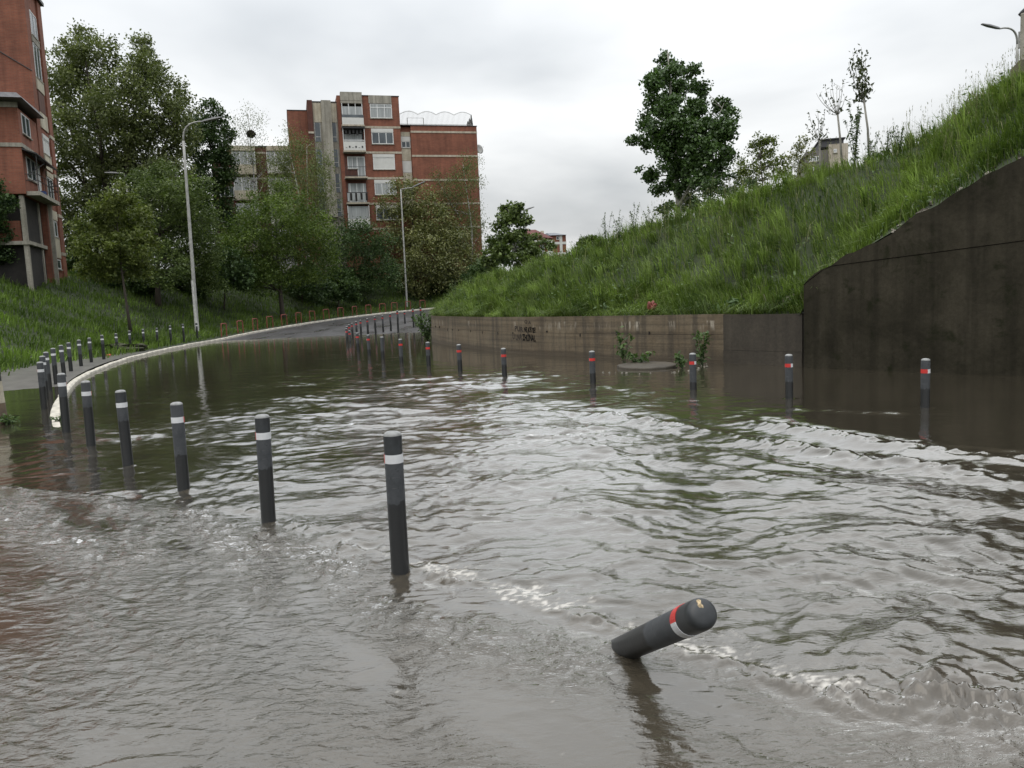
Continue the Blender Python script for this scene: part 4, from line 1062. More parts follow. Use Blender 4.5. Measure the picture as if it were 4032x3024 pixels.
tree("edge_tree", "leafy tree cut by the left edge of the photo before the brick block", ground_at(-60, 44),
     pb_([(-40, 730, 55), (10, 800, 45), (-20, 870, 60), (15, 930, 40), (-60, 960, 60), (-80, 850, 70), (0, 1000, 40)], 44, 0.9, 1.0, 29),
     0.14, 5500, M['leaf_dark'], M['bark'], 0.12, W(-40, 760, 44), 16, 0.5, seed=29, clumps_per=45)
# undergrowth that closes the view below the crowns
for j, (px, py, r, Y, lab) in enumerate([(930, 1100, 75, 70, "dark bush under the acacia's left side"), (1190, 1120, 80, 71, "dark bush under the acacia's right side"), (1560, 1130, 60, 88, "dark bush at the foot of the pale-leaved maple"),
                                      (1750, 1120, 70, 88, "dark bush under the gable birch"), (700, 1120, 70, 62, "dark bush behind the round tree"), (300, 1050, 60, 58, "dark bush beside the left brick block"),
                                      (1900, 1075, 55, 78, "dark bush left of the big-leaved young tree"), (480, 1060, 80, 64, "dark bush below the tall airy tree"), (870, 900, 90, 84, "dark bush before the left wing of the flats"), (880, 1060, 80, 60, "dark bush between the tall lamp post and the acacia"), (560, 1110, 60, 57, "dark bush right of the thin-trunked young tree"), (1330, 1120, 60, 72, "dark bush under the balconies near the kerb bend"), (380, 1090, 60, 56, "dark bush left of the thin-trunked young tree")]):
    tree("undergrowth_bush", lab + " on the slope", ground_at(px, Y), pb_([(px, py, r), (px - r * .8, py + r * .3, r * .7), (px + r * .8, py + r * .25, r * .75), (px + r * .3, py - r * .5, r * .6)], Y, 1.5, 1.0, 40 + j),
         0.20, 3800, M['leaf_dark'], M['bark'], 0.08, W(px, py, Y), 10, 0.5, seed=60 + j, clumps_per=50, cat="bush", group="dark bushes below the trees")

# nest in the sparse birch
rgn = np.random.default_rng(5); nb = MB(); nc = W(988, 528, 80)
for k in range(90):
    d = rgn.normal(0, 1, 3); d /= np.linalg.norm(d); p = d * np.array([0.42, 0.42, 0.30]) * rgn.uniform(.6, 1); t = np.cross(d, rgn.normal(0, 1, 3)); t /= np.linalg.norm(t)
    nb.tube([p - t * 0.3, p + t * 0.3], 0.03, 4)
o = nb.build("bird_nest", plain("nest_twigs", (0.025, 0.02, 0.015), 0.95)); o.location = nc; tag(o, "dark round bird nest of twigs in the sparse birch", "nest")

# broad-leaved ground weeds: patches among the grass
M['leaf_ground'] = leaf_mat("ground_weed_leaf", (0.030, 0.058, 0.018), (0.105, 0.160, 0.060), 0.25)
nw = 30000; P, fi, d = bank_pts(nw, iy(11), iy(45), 0.15, 10.5)
msk = fbm(P[:, 0] / 1.2, P[:, 1] / 1.2, 271, 3) + 0.25 * sstep(18, 26, BP[np.clip(fi.astype(int), 0, len(BP) - 1), 1]) > 0.22
msk &= ~((b_top[np.clip(fi.astype(int), 0, len(b_top) - 1)] > 1.5) & (d < 0.5))
P = P[msk]; P[:, 2] += rg.uniform(0.08, 0.55, len(P)) * np.clip(0.6 + fbm(P[:, 0] / 0.5, P[:, 1] / 0.5, 277, 2), 0.2, 1.4)
V, q, s = leaf_cloud(P, 0.115, None, rg, 0.42, 0.25, 0.6, np.clip(rg.normal(.48, .2, len(P)), 0, 1))
tag(link_mesh("ground_weeds", np_mesh("ground_weeds", V, [q], False, {"shade": s}), M['leaf_ground']), "broad-leaved weeds growing in patches among the bank's grass", "weeds", kind="stuff")

# saplings on the crest
M['leaf_sap'] = leaf_mat("sapling_leaf", (0.022, 0.034, 0.013), (0.078, 0.095, 0.034), 0.25)
def sapling(label, pbase, pfork, tips, Y, leafy, dens, seed, lsz=0.10):
    rg = np.random.default_rng(seed); base = W(*pbase, Y); base[2] = min(base[2], surf_z(BANKV, base[0], base[1]) + 0.1)
    fork = W(*pfork, Y); root = empty("sapling", base); mb = MB(); C = []
    mb.tube([np.array([0, 0, -0.3]), (fork - base) * 0.5 + rg.normal(0, .01, 3), fork - base], [0.035, 0.030, 0.026], 7)
    for (tx, ty, amt) in tips:
        tp = W(tx, ty, Y + rg.uniform(-.35, .35)); a = fork - base; b = tp - base
        side = (b - a); ctrl = a + side * 0.45 + np.array([side[0] * 0.28, side[1] * 0.3, -0.05])
        pts = [a * (1 - t) ** 2 + ctrl * 2 * t * (1 - t) + b * t * t for t in np.linspace(0, 1, 7)]
        mb.tube(pts, np.linspace(0.011, 0.004, 7), 5)
        m = int(dens * amt * (0.75 if leafy else 0.6))
        for _ in range(m):
            t = rg.uniform(0.12, 1.0) if leafy else rg.choice([0.25, 0.45, 0.6, 0.75, 0.9, 1.0])
            p = a * (1 - t) ** 2 + ctrl * 2 * t * (1 - t) + b * t * t
            C.append(p + rg.normal(0, lsz * (0.55 if leafy else 0.32), 3))
    mb.build("trunk", M['bark_pale'], root, smooth=True)
    C = np.array(C); V, q, s = leaf_cloud(C, lsz, None, rg, 0.5, 0.5, 0.3, np.clip(rg.normal(.4, .2, len(C)), 0, 1))
    link_mesh("crown", np_mesh("sapling_crown", V, [q], False, {"shade": s}), M['leaf_sap'], root)
    tag(root, label, "sapling", "saplings on the bank's crest")
px5 = lambda x, y: (3100 + x * .4219, y * .4219)
sapling("shortest sapling with small leaf stars beside the far grey building", px5(310, 1560), px5(300, 1310), [(*px5(x, y), a) for x, y, a in [(180, 1160, .8), (205, 1060, 1), (240, 1120, 1), (285, 1040, 1), (320, 1090, 1), (350, 1040, 1), (385, 1190, .7), (380, 1270, .7), (225, 1280, .6)]], 24, False, 26, 1, 0.10)
sapling("middle sapling with a nearly bare upswept fan of twigs", px5(520, 1450), px5(470, 1070), [(*px5(x, y), a) for x, y, a in [(270, 870, .0), (305, 860, .8), (350, 790, 1), (415, 750, 1.2), (400, 830, .5), (460, 790, .5), (490, 800, .5), (520, 750, 1), (540, 900, .8), (390, 1050, .5), (510, 1000, 1.2)]], 23, False, 22, 2, 0.095)
sapling("tallest and leafiest sapling leaning on the bank's skyline", px5(770, 1300), px5(712, 915), [(*px5(x, y), a) for x, y, a in [(570, 580, 1.1), (610, 480, 1.2), (650, 480, 1.4), (690, 440, 1.6), (730, 500, 1.4), (745, 650, 1.0), (770, 800, 1.0), (660, 880, .9), (690, 900, .9), (610, 690, .0), (610, 820, 0)]], 23, True, 46, 3, 0.13)

# leafy weeds
M['leaf_weed'] = leaf_mat("weed_leaf", (0.027, 0.056, 0.016), (0.095, 0.151, 0.050), 0.25)
M['leaf_tallweed'] = leaf_mat("tall_weed_leaf", (0.034, 0.054, 0.020), (0.106, 0.146, 0.062), 0.25)
def weed(name, label, base, h, n_st, leaf, n_leaf, mat, spread=0.25, seed=0, droop=0.2, lean=(0, 0, 0), group=None, cat="weed"):
    rg = np.random.default_rng(seed + 500); root = empty(name, base); mb = MB(); C = []
    for k in range(n_st):
        a = rg.uniform(0, 6.28); hh = h * rg.uniform(0.65, 1.05)
        tip = np.array([math.cos(a) * spread * rg.uniform(.3, 1), math.sin(a) * spread * rg.uniform(.3, 1), hh]) + np.array(lean) * hh
        pts = [tip * t + np.array([0, 0, 0.12 * hh * math.sin(3.14 * t)]) for t in np.linspace(0, 1, 5)]; pts[0] = np.array([0, 0, -0.1])
        mb.tube(pts, np.linspace(0.008, 0.003, 5), 4)
        for _ in range(n_leaf):
            t = rg.uniform(0.08, 1); C.append(tip * t + np.array([0, 0, 0.12 * hh * math.sin(3.14 * t)]) + rg.normal(0, leaf * 0.45, 3) * (1.15 - 0.6 * t))
    mb.build("stem", mat, root); C = np.array(C)
    V, q, s = leaf_cloud(C, leaf, None, rg, 0.45, droop, 0.6, np.clip(rg.normal(.5, .22, len(C)), 0, 1))
    link_mesh("leaves", np_mesh(name + "_leaves", V, [q], False, {"shade": s}), mat, root)
    return tag(root, label, cat, group)
def on_bank(px, py, Y):
    p = W(px, py, Y); return np.array([p[0], p[1], surf_z(BANKV, p[0], p[1])])
weed("tall_weed", "tall bushy weed with feathery tops between the saplings", on_bank(3365, 620, 22.5), 1.75, 9, 0.10, 46, M['leaf_tallweed'], 0.32, 1)
for j, (px, Y, h) in enumerate([(2390, 26.8, 1.2), (2440, 26.5, 1.0), (2500, 26.0, 1.1), (2560, 25.6, 0.9), (2620, 25.2, 0.8), (3430, 22, 0.8), (3490, 22, 0.75), (3540, 21.5, 0.7), (2290, 28, 0.8), (1780, 35, 0.9), (1850, 34, 0.8)]):
    weed("crest_weed", "feathery tall weed on the bank's skyline, %s from the left" % ORD[[3, 4, 5, 6, 7, 8, 9, 10, 11, 1, 2][j] if False else [4, 5, 6, 7, 8, 9, 10, 11, 3, 1, 2][j]], on_bank(px, 1000, Y), h, 5, 0.075, 26, M['leaf_tallweed'], 0.3, 10 + j, group="tall weeds on the skyline")
weed("trailing_weed", "broad-leaved weed trailing over the low wall's top edge left of the red bag", np.array([*G(2425, 1405)[:2], 1.15]) + np.array([0.15, 0.35, 0]), 0.42, 8, 0.20, 10, M['leaf_weed'], 0.45, 31, 0.8, (0.0, -0.3, -0.25))
weed("wall_top_dock", "broad-leaved dock plant on the wall top where the tan wall meets grey", np.array([*G(2870, 1428)[:2], 1.12]) + np.array([0.1, 0.3, 0]), 0.3, 7, 0.22, 8, M['leaf_weed'], 0.4, 32, 0.5)
weed("wall_end_bush", "leafy bush hanging over the far end of the low wall at the water", np.array([-3.75, 36.2, 0.0]), 1.25, 16, 0.16, 40, M['leaf_weed'], 0.75, 33, 0.4)
weed("flooded_weed", "weed with tall thin stalk standing in the flood left of the round slab", G(2455, 1436), 0.95, 6, 0.14, 15, M['leaf_weed'], 0.28, 34, 0.4)
weed("flooded_weed", "tall leafy weed standing in the flood behind the third bollard from the right", G(2765, 1440), 1.0, 6, 0.13, 24, M['leaf_weed'], 0.22, 35, 0.4)
weed("flooded_weed", "low dark clump of weed just right of the round slab", G(2690, 1450), 0.34, 7, 0.11, 16, M['leaf_weed'], 0.25, 36, 0.5)
weed("flooded_weed", "sprawling low weed in the flood under the trailing plant", G(2510, 1440), 0.30, 9, 0.13, 14, M['leaf_weed'], 0.4, 37, 0.5)
weed("flooded_weed", "green weeds in the water at the foot of the striped post", G(45, 1668), 0.16, 10, 0.08, 12, M['leaf_weed'], 0.35, 38, 0.4)
weed("flooded_weed", "small weed tuft in the water beside the sixth bollard of the left row", G(225, 1660), 0.10, 6, 0.06, 8, M['leaf_weed'], 0.15, 39, 0.4)

# ------------------------------------------------------------------ buildings
M['brick'] = brick_mat("red_brick", (0.285, 0.098, 0.055), (0.225, 0.072, 0.042), (0.20, 0.11, 0.075))
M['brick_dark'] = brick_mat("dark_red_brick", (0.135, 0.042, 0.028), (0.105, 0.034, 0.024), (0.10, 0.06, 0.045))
M['band'] = concrete_mat("pale_band", (0.52, 0.47, 0.38), (0.40, 0.35, 0.27), 0.35, 0.8)
M['cream'] = concrete_mat("cream_panel", (0.58, 0.54, 0.43), (0.46, 0.41, 0.31), 0.4, 0.8)
M['conc'] = concrete_mat("weathered_concrete", (0.40, 0.38, 0.32), (0.28, 0.26, 0.215), 0.5, 0.85)
M['pvc'] = plain("white_window_frame", (0.66, 0.67, 0.66), 0.4, 0.08, 3)
M['shutter'] = plain("white_roller_shutter", (0.58, 0.58, 0.55), 0.5, 0.08, 2)
M['darkmetal'] = plain("dark_railing", (0.022, 0.022, 0.022), 0.5, 0.3, 8)
M['palemetal'] = plain("pale_railing", (0.42, 0.42, 0.40), 0.5, 0.3, 8)
M['curtain'] = plain("net_curtain", (0.34, 0.36, 0.36), 0.8, 0.3, 1.6, stretch=(4, 4, 0.3))
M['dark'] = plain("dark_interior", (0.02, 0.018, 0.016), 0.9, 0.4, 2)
def glass_mat():
    m, nt, b = new_mat("window_glass")
    lnk(nt, n_ramp(nt, n_noise(nt, n_obj(nt, (1, 1, 0.4)), 1.1, 3), [(0.35, (0.035, 0.045, 0.055)), (0.65, (0.10, 0.12, 0.13))]), b.inputs["Base Color"])
    b.inputs["Roughness"].default_value = 0.08; b.inputs["Specular IOR Level"].default_value = 0.6
    return m
M['glass'] = glass_mat()
class Bld:
    """a building in its own frame: x along the facade to the right, y into the building, z up (world heights minus base)"""
    def __init__(self, name, label, corner, rz):
        self.root = empty(name, corner, rz); self.bz = float(corner[2]); tag(self.root, label, "building")
    def part(self, name, mat, *boxes, parent=None, smooth=False, bevel=0):
        mb = MB()
        for b in boxes: mb.box(b[0], b[1], b[2], b[3], b[4] - self.bz, b[5] - self.bz)
        return mb.build(name, mat, parent or self.root, smooth, bevel)
    def window(self, x0, x1, z0, z1, y=0.0, n=3, face='f', box=0.0, shut=False, depth=0.14, glass='glass', transom=None):
        """a recess is not cut: frame, panes and sill stand on the wall plane y (front at y, going outwards is -y)"""
        def bx(mat, nm, a0, a1, d0, d1, c0, c1, parent=None):
            if face == 'f': return self.part(nm, mat, (a0, a1, y + d0, y + d1, c0, c1), parent=parent)
            return self.part(nm, mat, (y - d1, y - d0, a0, a1, c0, c1), parent=parent)     # face on +x side, a runs along y
        top = z1 - box
        fr = bx(M['pvc'], "window", x0, x1, -0.03, 0.05, top - 0.07, top)
        bx(M['pvc'], "rail", x0, x1, -0.03, 0.05, z0, z0 + 0.07, fr)
        w = (x1 - x0) / n
        for k in range(n + 1):
            xc = x0 + w * k; xc = min(max(xc, x0 + 0.035), x1 - 0.035)
            bx(M['pvc'], "mullion", xc - 0.04, xc + 0.04, -0.034, 0.046, z0 + 0.07, top - 0.07, fr)
        if transom: bx(M['pvc'], "transom", x0 + .04, x1 - .04, -0.037, 0.043, transom - 0.04, transom + 0.04, fr)
        for k in range(n):
            bx(M['shutter'] if shut else M[glass], "pane", x0 + w * k + 0.04, x0 + w * (k + 1) - 0.04, -0.012, 0.02, z0 + 0.07, top - 0.07, fr)
        if box: bx(M['shutter'], "shutter_box", x0 - 0.02, x1 + 0.02, -0.06, 0.04, top + 0.002, z1, fr)
        bx(M['conc'], "sill", x0 - 0.06, x1 + 0.06, -0.10, 0.03, z0 - 0.07, z0 - 0.002, fr)
        return fr
# --- the five-storey flats in the middle
MID_RZ = R(15)
c0 = W(1587, 700, 88)
GZ = 5.0
fl = Bld("apartment_block", "red brick apartment block with cream bands, balconies and a concrete stair shaft", (c0[0], c0[1], GZ), MID_RZ)
k2 = 0.01590
def ax_(x, y): return (x - 0.066 * (y - 140) - 1372) * k2        # zoom-picture column -> facade x (0 at the tower's right corner)
zy = lambda y: float(W(1585.5 + 0.066 * 0.5725 * (y - 140), 300 + 0.5725 * y, 88)[2])
TOP = zy(140)
xT0 = ax_(962, 140)
# tower body and wings (masses)
fl.part("wall", M['brick'], (xT0, 0, 0, 9.0, GZ - 2, TOP))
BANDS = [zy(352), zy(525), zy(700), zy(873), zy(1045)]
xb0, xb1 = ax_(985, 140), ax_(1125, 140)       # balcony bay
for z in BANDS:
    fl.part("floor_band", M['band'], (xb1 + 0.05, 0.02, -0.05, 0.06, z - 0.11, z + 0.11))
xw0, xw1 = ax_(1180, 190), ax_(1325, 190)
fl.part("parapet_panel", M['conc'], (xw0 - 0.10, xw1 + 0.0, -0.08, 0.10, zy(190), zy(135)))
fl.window(xw0, xw1, zy(290), zy(192), n=3, transom=zy(218), glass='curtain')
fl.window(xw0, xw1, zy(466), zy(362), n=3, box=0.36)
fl.window(xw0, xw1, zy(640), zy(536), n=1, box=0.32, shut=True)
fl.window(xw0, xw1, zy(813), zy(711), n=3, box=0.34, glass='curtain')
fl.window(xw0, xw1, zy(985), zy(885), n=3, box=0.34)
# balcony bay: slabs, glazed back wall, railings
fl.part("parapet_panel", M['conc'], (xb0, xb1, -0.55, 0.06, zy(182), zy(124)))
fl.part("balcony_soffit", M['conc'], (xb0, xb1, -0.55, 0.02, zy(200), zy(184)))
bz = [zy(352), zy(525), zy(700), zy(873), zy(1045)]
tops = [zy(200), zy(368), zy(540), zy(716), zy(888)]
for k, (z, t) in enumerate(zip(bz, tops)):
    sl = fl.part("balcony", M['conc'], (xb0 - 0.05, xb1 + 0.05, -0.95, 0.03, z - 0.14, z + 0.02))
    fl.part("slab_edge", M['band'], (xb0 - 0.07, xb1 + 0.07, -0.975, -0.952, z - 0.11, z + 0.05), parent=sl)
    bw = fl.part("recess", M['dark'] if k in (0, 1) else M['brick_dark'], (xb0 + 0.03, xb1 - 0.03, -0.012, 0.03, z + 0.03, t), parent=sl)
    zt = z + 1.05
    if k == 0:
        fl.part("glazing", M['curtain'], (xb0 + 0.04, xb1 - 0.04, -0.60, -0.58, zt, t - 0.35), parent=sl)
        fl.part("parapet", M['shutter'], (xb0, xb1, -0.95, -0.90, z + 0.03, z + 0.75), parent=sl)
        fl.part("pane", M['glass'], (xb0, xb1, -0.94, -0.92, z + 0.76, zt), parent=sl)
        for j in range(4): fl.part("mullion", M['pvc'], (xb0 + 0.05 + (xb1 - xb0 - 0.15) * j / 3, xb0 + 0.12 + (xb1 - xb0 - 0.15) * j / 3, -0.63, -0.60, zt, t - 0.05), parent=sl)
    elif k == 1:
        fl.part("awning", M['darkmetal'], (xb0 - 0.1, xb1 + 0.1, -1.1, 0.02, t - 0.10, t), parent=sl)
        fl.part("glazing", M['curtain'], (xb0 + 0.2, xb1 - 0.2, -0.03, -0.014, z + 0.1, t - 0.5), parent=sl)
        for sx in (xb0 - 0.02, xb1 - 0.04): fl.part("post", M['pvc'], (sx, sx + 0.06, -0.97, -0.91, z + 0.03, t - 0.1), parent=sl)
        fl.part("parapet", M['shutter'], (xb0 + 0.02, xb1 - 0.02, -0.96, -0.93, z + 0.06, z + 0.95), parent=sl)
        fl.part("handrail", M['pvc'], (xb0 - 0.02, xb1 + 0.02, -0.98, -0.92, zt, zt + 0.07), parent=sl)
        for j in range(6):
            fl.part("ornament", M['darkmetal'], (xb0 + 0.2 + j * 0.33, xb0 + 0.36 + j * 0.33, -0.975, -0.962, z + 0.30, z + 0.34 + 0.16 * (j % 2)), parent=sl)
        for j in range(5): fl.part("laundry", M['darkmetal'], (xb0 + 0.25 + j * 0.38, xb0 + 0.45 + j * 0.38, -0.7, -0.66, t - 0.55 - 0.2 * (j % 2), t - 0.2), parent=sl)
    elif k == 2:
        fl.window(xb0 + 0.35, xb0 + 1.35, z + 1.0, t - 0.2, y=-0.012, n=2, glass='curtain')
        fl.part("balcony_door", M['pvc'], (xb0 + 1.36, xb1 - 0.05, -0.06, -0.013, z + 0.04, t - 0.2), parent=sl)
        fl.part("pane", M['curtain'], (xb0 + 1.44, xb1 - 0.13, -0.07, -0.061, z + 0.2, t - 0.3), parent=sl)
        for zz in (z + 0.12, zt): fl.part("handrail", M['darkmetal'], (xb0, xb1, -0.96, -0.92, zz - 0.02, zz + 0.02), parent=sl)
        fl.part("baluster", M['darkmetal'], *[(xb0 + j * (xb1 - xb0) / 14, xb0 + j * (xb1 - xb0) / 14 + 0.015, -0.95, -0.935, z + 0.12, zt) for j in range(15)], parent=sl)
    elif k == 3:
        fl.part("glazing", M['curtain'], (xb0 + 0.25, xb1 - 0.1, -0.04, -0.014, z + 0.1, t - 0.3), parent=sl)
        for j in range(3): fl.part("mullion", M['pvc'], (xb0 + 0.4 + j * 0.7, xb0 + 0.5 + j * 0.7, -0.06, -0.042, z + 0.1, t - 0.3), parent=sl)
        fl.part("handrail", M['darkmetal'], (xb0, xb1, -0.96, -0.92, zt - 0.03, zt + 0.05), parent=sl)
        for j in range(8):
            fl.part("hanging_cloth", M['dark'] if j % 2 else M['curtain'], (xb0 + 0.05 + j * 0.27, xb0 + 0.27 + j * 0.27, -0.99, -0.962, z + 0.15 + 0.2 * ((j * 7) % 3) * 0.4, zt - 0.05), parent=sl)
    else:
        fl.part("glazing", M['curtain'], (xb0 + 0.05, xb1 - 0.05, -0.65, -0.63, zt, t - 0.1), parent=sl)
        fl.part("parapet", M['shutter'], (xb0 + 0.02, xb1 - 0.02, -0.96, -0.93, z + 0.06, zt - 0.05), parent=sl)
        for sx in (xb0 - 0.02, xb1 - 0.04): fl.part("post", M['pvc'], (sx, sx + 0.06, -0.97, -0.91, z + 0.03, t - 0.05), parent=sl)
fl.part("roof_edge", M['darkmetal'], (xb1, 0.05, -0.06, 9.0, TOP + 0.004, TOP + 0.08))
# stair shaft
xs0, xs1 = ax_(806, 180), xT0
fl.part("stair_wall", M['conc'], (xs0, xs1 - 0.004, 0.45, 8.0, GZ - 2, zy(182)))
xp0, xp1 = ax_(862, 180), ax_(924, 180)
fl.part("pilaster", M['conc'], (xp0, xp1, -0.12, 0.44, zy(960), zy(176)))
fl.part("shaft_cap", M['darkmetal'], (xs0, xs1 - 0.01, 0.40, 8.0, zy(182) + 0.004, zy(176)))
for (zt, zb) in ((320, 448), (500, 620), (664, 790), (835, 950)):
    for (a, b) in ((822, 858), (930, 962)):
        w_ = fl.part("stair_window", M['glass'], (ax_(a, 320), ax_(b, 320), 0.41, 0.447, zy(zb), zy(zt)))
        fl.part("frame", M['palemetal'], (ax_(a, 320), ax_(b, 320), 0.39, 0.44, zy(zb) + 0.45, zy(zb) + 0.52), (ax_(a, 320) - .03, ax_(a, 320) + .03, 0.39, 0.44, zy(zb), zy(zt)), (ax_(b, 320) - .03, ax_(b, 320) + .03, 0.39, 0.44, zy(zb), zy(zt)), parent=w_)
for b_ in ((xs0 + 0.05, xp0 - 0.01, 0.40, 0.449, zy(318), zy(190)), (xp1 + 0.01, xs1 - 0.06, 0.40, 0.449, zy(318), zy(190))): fl.part("cream_panel", M['cream'], b_)
# left brick parts
fl.part("pier", M['brick_dark'], (ax_(772, 175), xs0 - 0.004, 0.2, 8.0, GZ - 2, zy(172)))
fl.part("floor_band", M['band'], (ax_(772, 175) - 0.02, xs0 - 0.01, 0.14, 0.25, zy(397), zy(384)))
fl.part("side_wall", M['brick'], (ax_(648, 228), ax_(772, 175) - 0.004, 1.2, 9.0, GZ - 2, zy(230)))
fl.part("roof_edge", M['darkmetal'], (ax_(648, 228) - .05, ax_(772, 175), 1.15, 9.0, zy(230) + 0.004, zy(225)))
fl.part("roof_hatch", M['conc'], (ax_(668, 228), ax_(765, 228), 3.0, 6.0, zy(224), zy(208)))
# right wing with the roof terrace
RT = zy(332)
xr0, xr1 = 0.004, ax_(1897, 330) + 0.35
fl.part("wing_wall", M['brick'], (ax_(1458, 330), xr1, 0.35, 9.5, GZ - 2, RT))
fl.part("recess_wall", M['brick'], (xr0, ax_(1458, 330) - 0.004, 0.75, 9.0, GZ - 2, RT - 0.05))
for z in [zy(375), zy(542), zy(710), zy(875), zy(1040)]:
    fl.part("floor_band", M['band'], (ax_(1458, 330) - 0.02, xr1 + 0.02, 0.30, 0.36, z - 0.10, z + 0.10))
fl.part("roof_edge", M['darkmetal'], (xr0, xr1 + 0.06, 0.28, 9.5, RT + 0.004, RT + 0.07))
xc0, xc1 = 0.12, ax_(1456, 330) - 0.03
for b_ in ((xc0, xc1, 0.70, 0.752, zy(402), zy(372)), (xc0, xc1, 0.70, 0.752, zy(572), zy(484)), (xc0, xc1, 0.70, 0.752, zy(742), zy(656)), (xc0, xc1, 0.70, 0.752, zy(900), zy(812))): fl.part("cream_panel", M['cream'], b_)
fl.window(xc0, xc1, zy(482), zy(404), y=0.75, n=2, box=0.5)
fl.part("shutter", M['shutter'], (xc0, xc1, 0.69, 0.752, zy(654), zy(574)))
fl.window(xc0, xc1, zy(810), zy(744), y=0.75, n=2, box=0.4)
# terrace railing with scalloped top
rl = empty("terrace_railing", (0, 0, 0)); rl.parent = fl.root
xa, xz = 0.1, xr1 - 0.45; n = 58
mb = MB(); mt = MB()
span = (xz - xa) / 4
def scal(x): return 1.15 + 0.32 * abs(math.sin(math.pi * (x - xa) / span))
tp = []
for k in range(n + 1):
    x = xa + (xz - xa) * k / n
    mb.box(x - 0.012, x + 0.012, 0.50, 0.524, RT + 0.07 - GZ, RT + 0.07 + scal(x) + 0.10 - GZ)
for k in range(97):
    x = xa + (xz - xa) * k / 96; tp.append((x, 0.512, RT + 0.07 + scal(x) - GZ))
mt.tube(tp, 0.028, 5)
mb.build("baluster", M['palemetal'], rl); mt.build("top_rail", M['palemetal'], rl)
MB().box(xa, xz, 0.49, 0.535, RT + 0.16 - GZ, RT + 0.21 - GZ).build("bottom_rail", M['palemetal'], rl)
fm = MB(); q0, q1, zq = ax_(1440, 330), ax_(1555, 330), zy(274)
for b in ((q0, q0 + .06, RT, zq), (q1 - .06, q1, RT, zq), (q0, q1, zq - .06, zq)): fm.box(b[0], b[1], 0.7, 0.75, b[2] + 0.08 - GZ, b[3] - GZ)
fm.build("terrace_frame", M['palemetal'], fl.root)
# folded parasols at the terrace corner
pm = MB()
for (x, t) in ((xr1 - 0.42, 1.30), (xr1 - 0.62, 0.95), (xr1 - 0.82, 0.62)):
    pm.lathe([(0.14, 0.0), (0.17, 0.25), (0.10, t * 0.7), (0.02, t)], 8)
    for v in range(len(pm.v) - 32, len(pm.v)): pm.v[v] = (pm.v[v][0] + x, pm.v[v][1] + 0.9, pm.v[v][2] + RT + 0.08 - GZ)
pm.build("folded_cover", M['dark'], fl.root)
# satellite dish on the gable
dm = MB(); dm.lathe([(0.003, 0.0), (0.18, 0.02), (0.36, 0.07), (0.52, 0.15), (0.53, 0.16), (0.36, 0.09), (0.18, 0.04), (0.003, 0.02)], 20)
o = dm.build("satellite_dish", M['palemetal'], fl.root, True); o.location = (xr1 + 0.42, 1.6, zy(480) - GZ); o.rotation_euler = (R(80), 0, R(28))
MB().tube([(xr1, 1.6, zy(485) - GZ), (xr1 + 0.42, 1.6, zy(480) - GZ)], 0.035, 6).build("dish_arm", M['darkmetal'], fl.root)
MB().tube([(-1.9, 2.0, TOP - GZ), (-1.9, 2.0, TOP + 0.6 - GZ)], 0.02, 5).build("antenna", M['darkmetal'], fl.root)

# --- left wing of the flats, half hidden behind birches
c1 = W(1300, 760, 93)
wg = Bld("apartment_wing", "lower brick wing with pale balconies half hidden behind the birches", (c1[0], c1[1], GZ), MID_RZ)
S = 93 / FPX
lx = lambda px: (px - 1300 - 0.0) * S
lz = lambda py, px=1050: float(W(1120, py, 93)[2])
TW = lz(588)
wg.part("wall", M['brick_dark'], (lx(935), lx(1305), 0, 9, GZ - 2, TW))
wg.part("roof_edge", M['darkmetal'], (lx(930), lx(1308), -0.1, 9, TW + .004, TW + .12))
for j, (a, b) in enumerate(((952, 1035), (1075, 1165), (1195, 1275))):
    for k in range(5):
        z1 = TW - 0.55 - 2.8 * k
        bp = wg.part("balcony", M['band'] if j == 0 else M['conc'], (lx(a), lx(b), -0.9, -0.02, z1 - 2.55, z1 - 2.4))
        wg.part("parapet", M['cream'] if j == 0 else M['shutter'], (lx(a), lx(b), -0.9, -0.85, z1 - 2.39, z1 - 1.5), parent=bp)
        wg.part("glazing", M['curtain'], (lx(a), lx(b), -0.80, -0.78, z1 - 1.5, z1 - 0.1), parent=bp)
        for q in range(4): wg.part("mullion", M['pvc'], (lx(a) + (lx(b) - lx(a) - .08) * q / 3, lx(a) + (lx(b) - lx(a) - .08) * q / 3 + .08, -0.84, -0.80, z1 - 1.5, z1 - 0.1), parent=bp)
    wg.part("parapet_panel", M['cream'], (lx(a), lx(b), -0.85, -0.02, TW - 0.55, TW - 0.02))
for z in range(4): wg.part("floor_band", M['band'], (lx(1040), lx(1072), -0.05, 0.02, TW - 0.75 - 2.8 * z, TW - 0.55 - 2.8 * z))
# lower annexe further left with dark brick
c2 = W(930, 800, 90)
an = Bld("brick_annexe", "dark brick lower block with white windows left of the birch wing", (c2[0], c2[1], GZ - 1), MID_RZ)
S2 = 90 / FPX; ax2 = lambda px: (px - 930) * S2; az2 = lambda py: float(W(895, py, 90)[2])
an.part("wall", M['brick_dark'], (ax2(852), ax2(938), 0, 7, GZ - 3, az2(640)))
an.part("roof_edge", M['darkmetal'], (ax2(848), ax2(942), -0.1, 7, az2(640) + .004, az2(636)))
for (a, b, t, bt, nn_) in ((873, 926, 736, 776, 3), (878, 908, 830, 874, 1), (873, 926, 660, 700, 3)):
    an.window(ax2(a), ax2(b), az2(bt), az2(t), n=nn_)
for pyy in (790, 822): an.part("floor_band", M['conc'], (ax2(852), ax2(936), -0.06, 0.02, az2(pyy), az2(pyy - 5)))

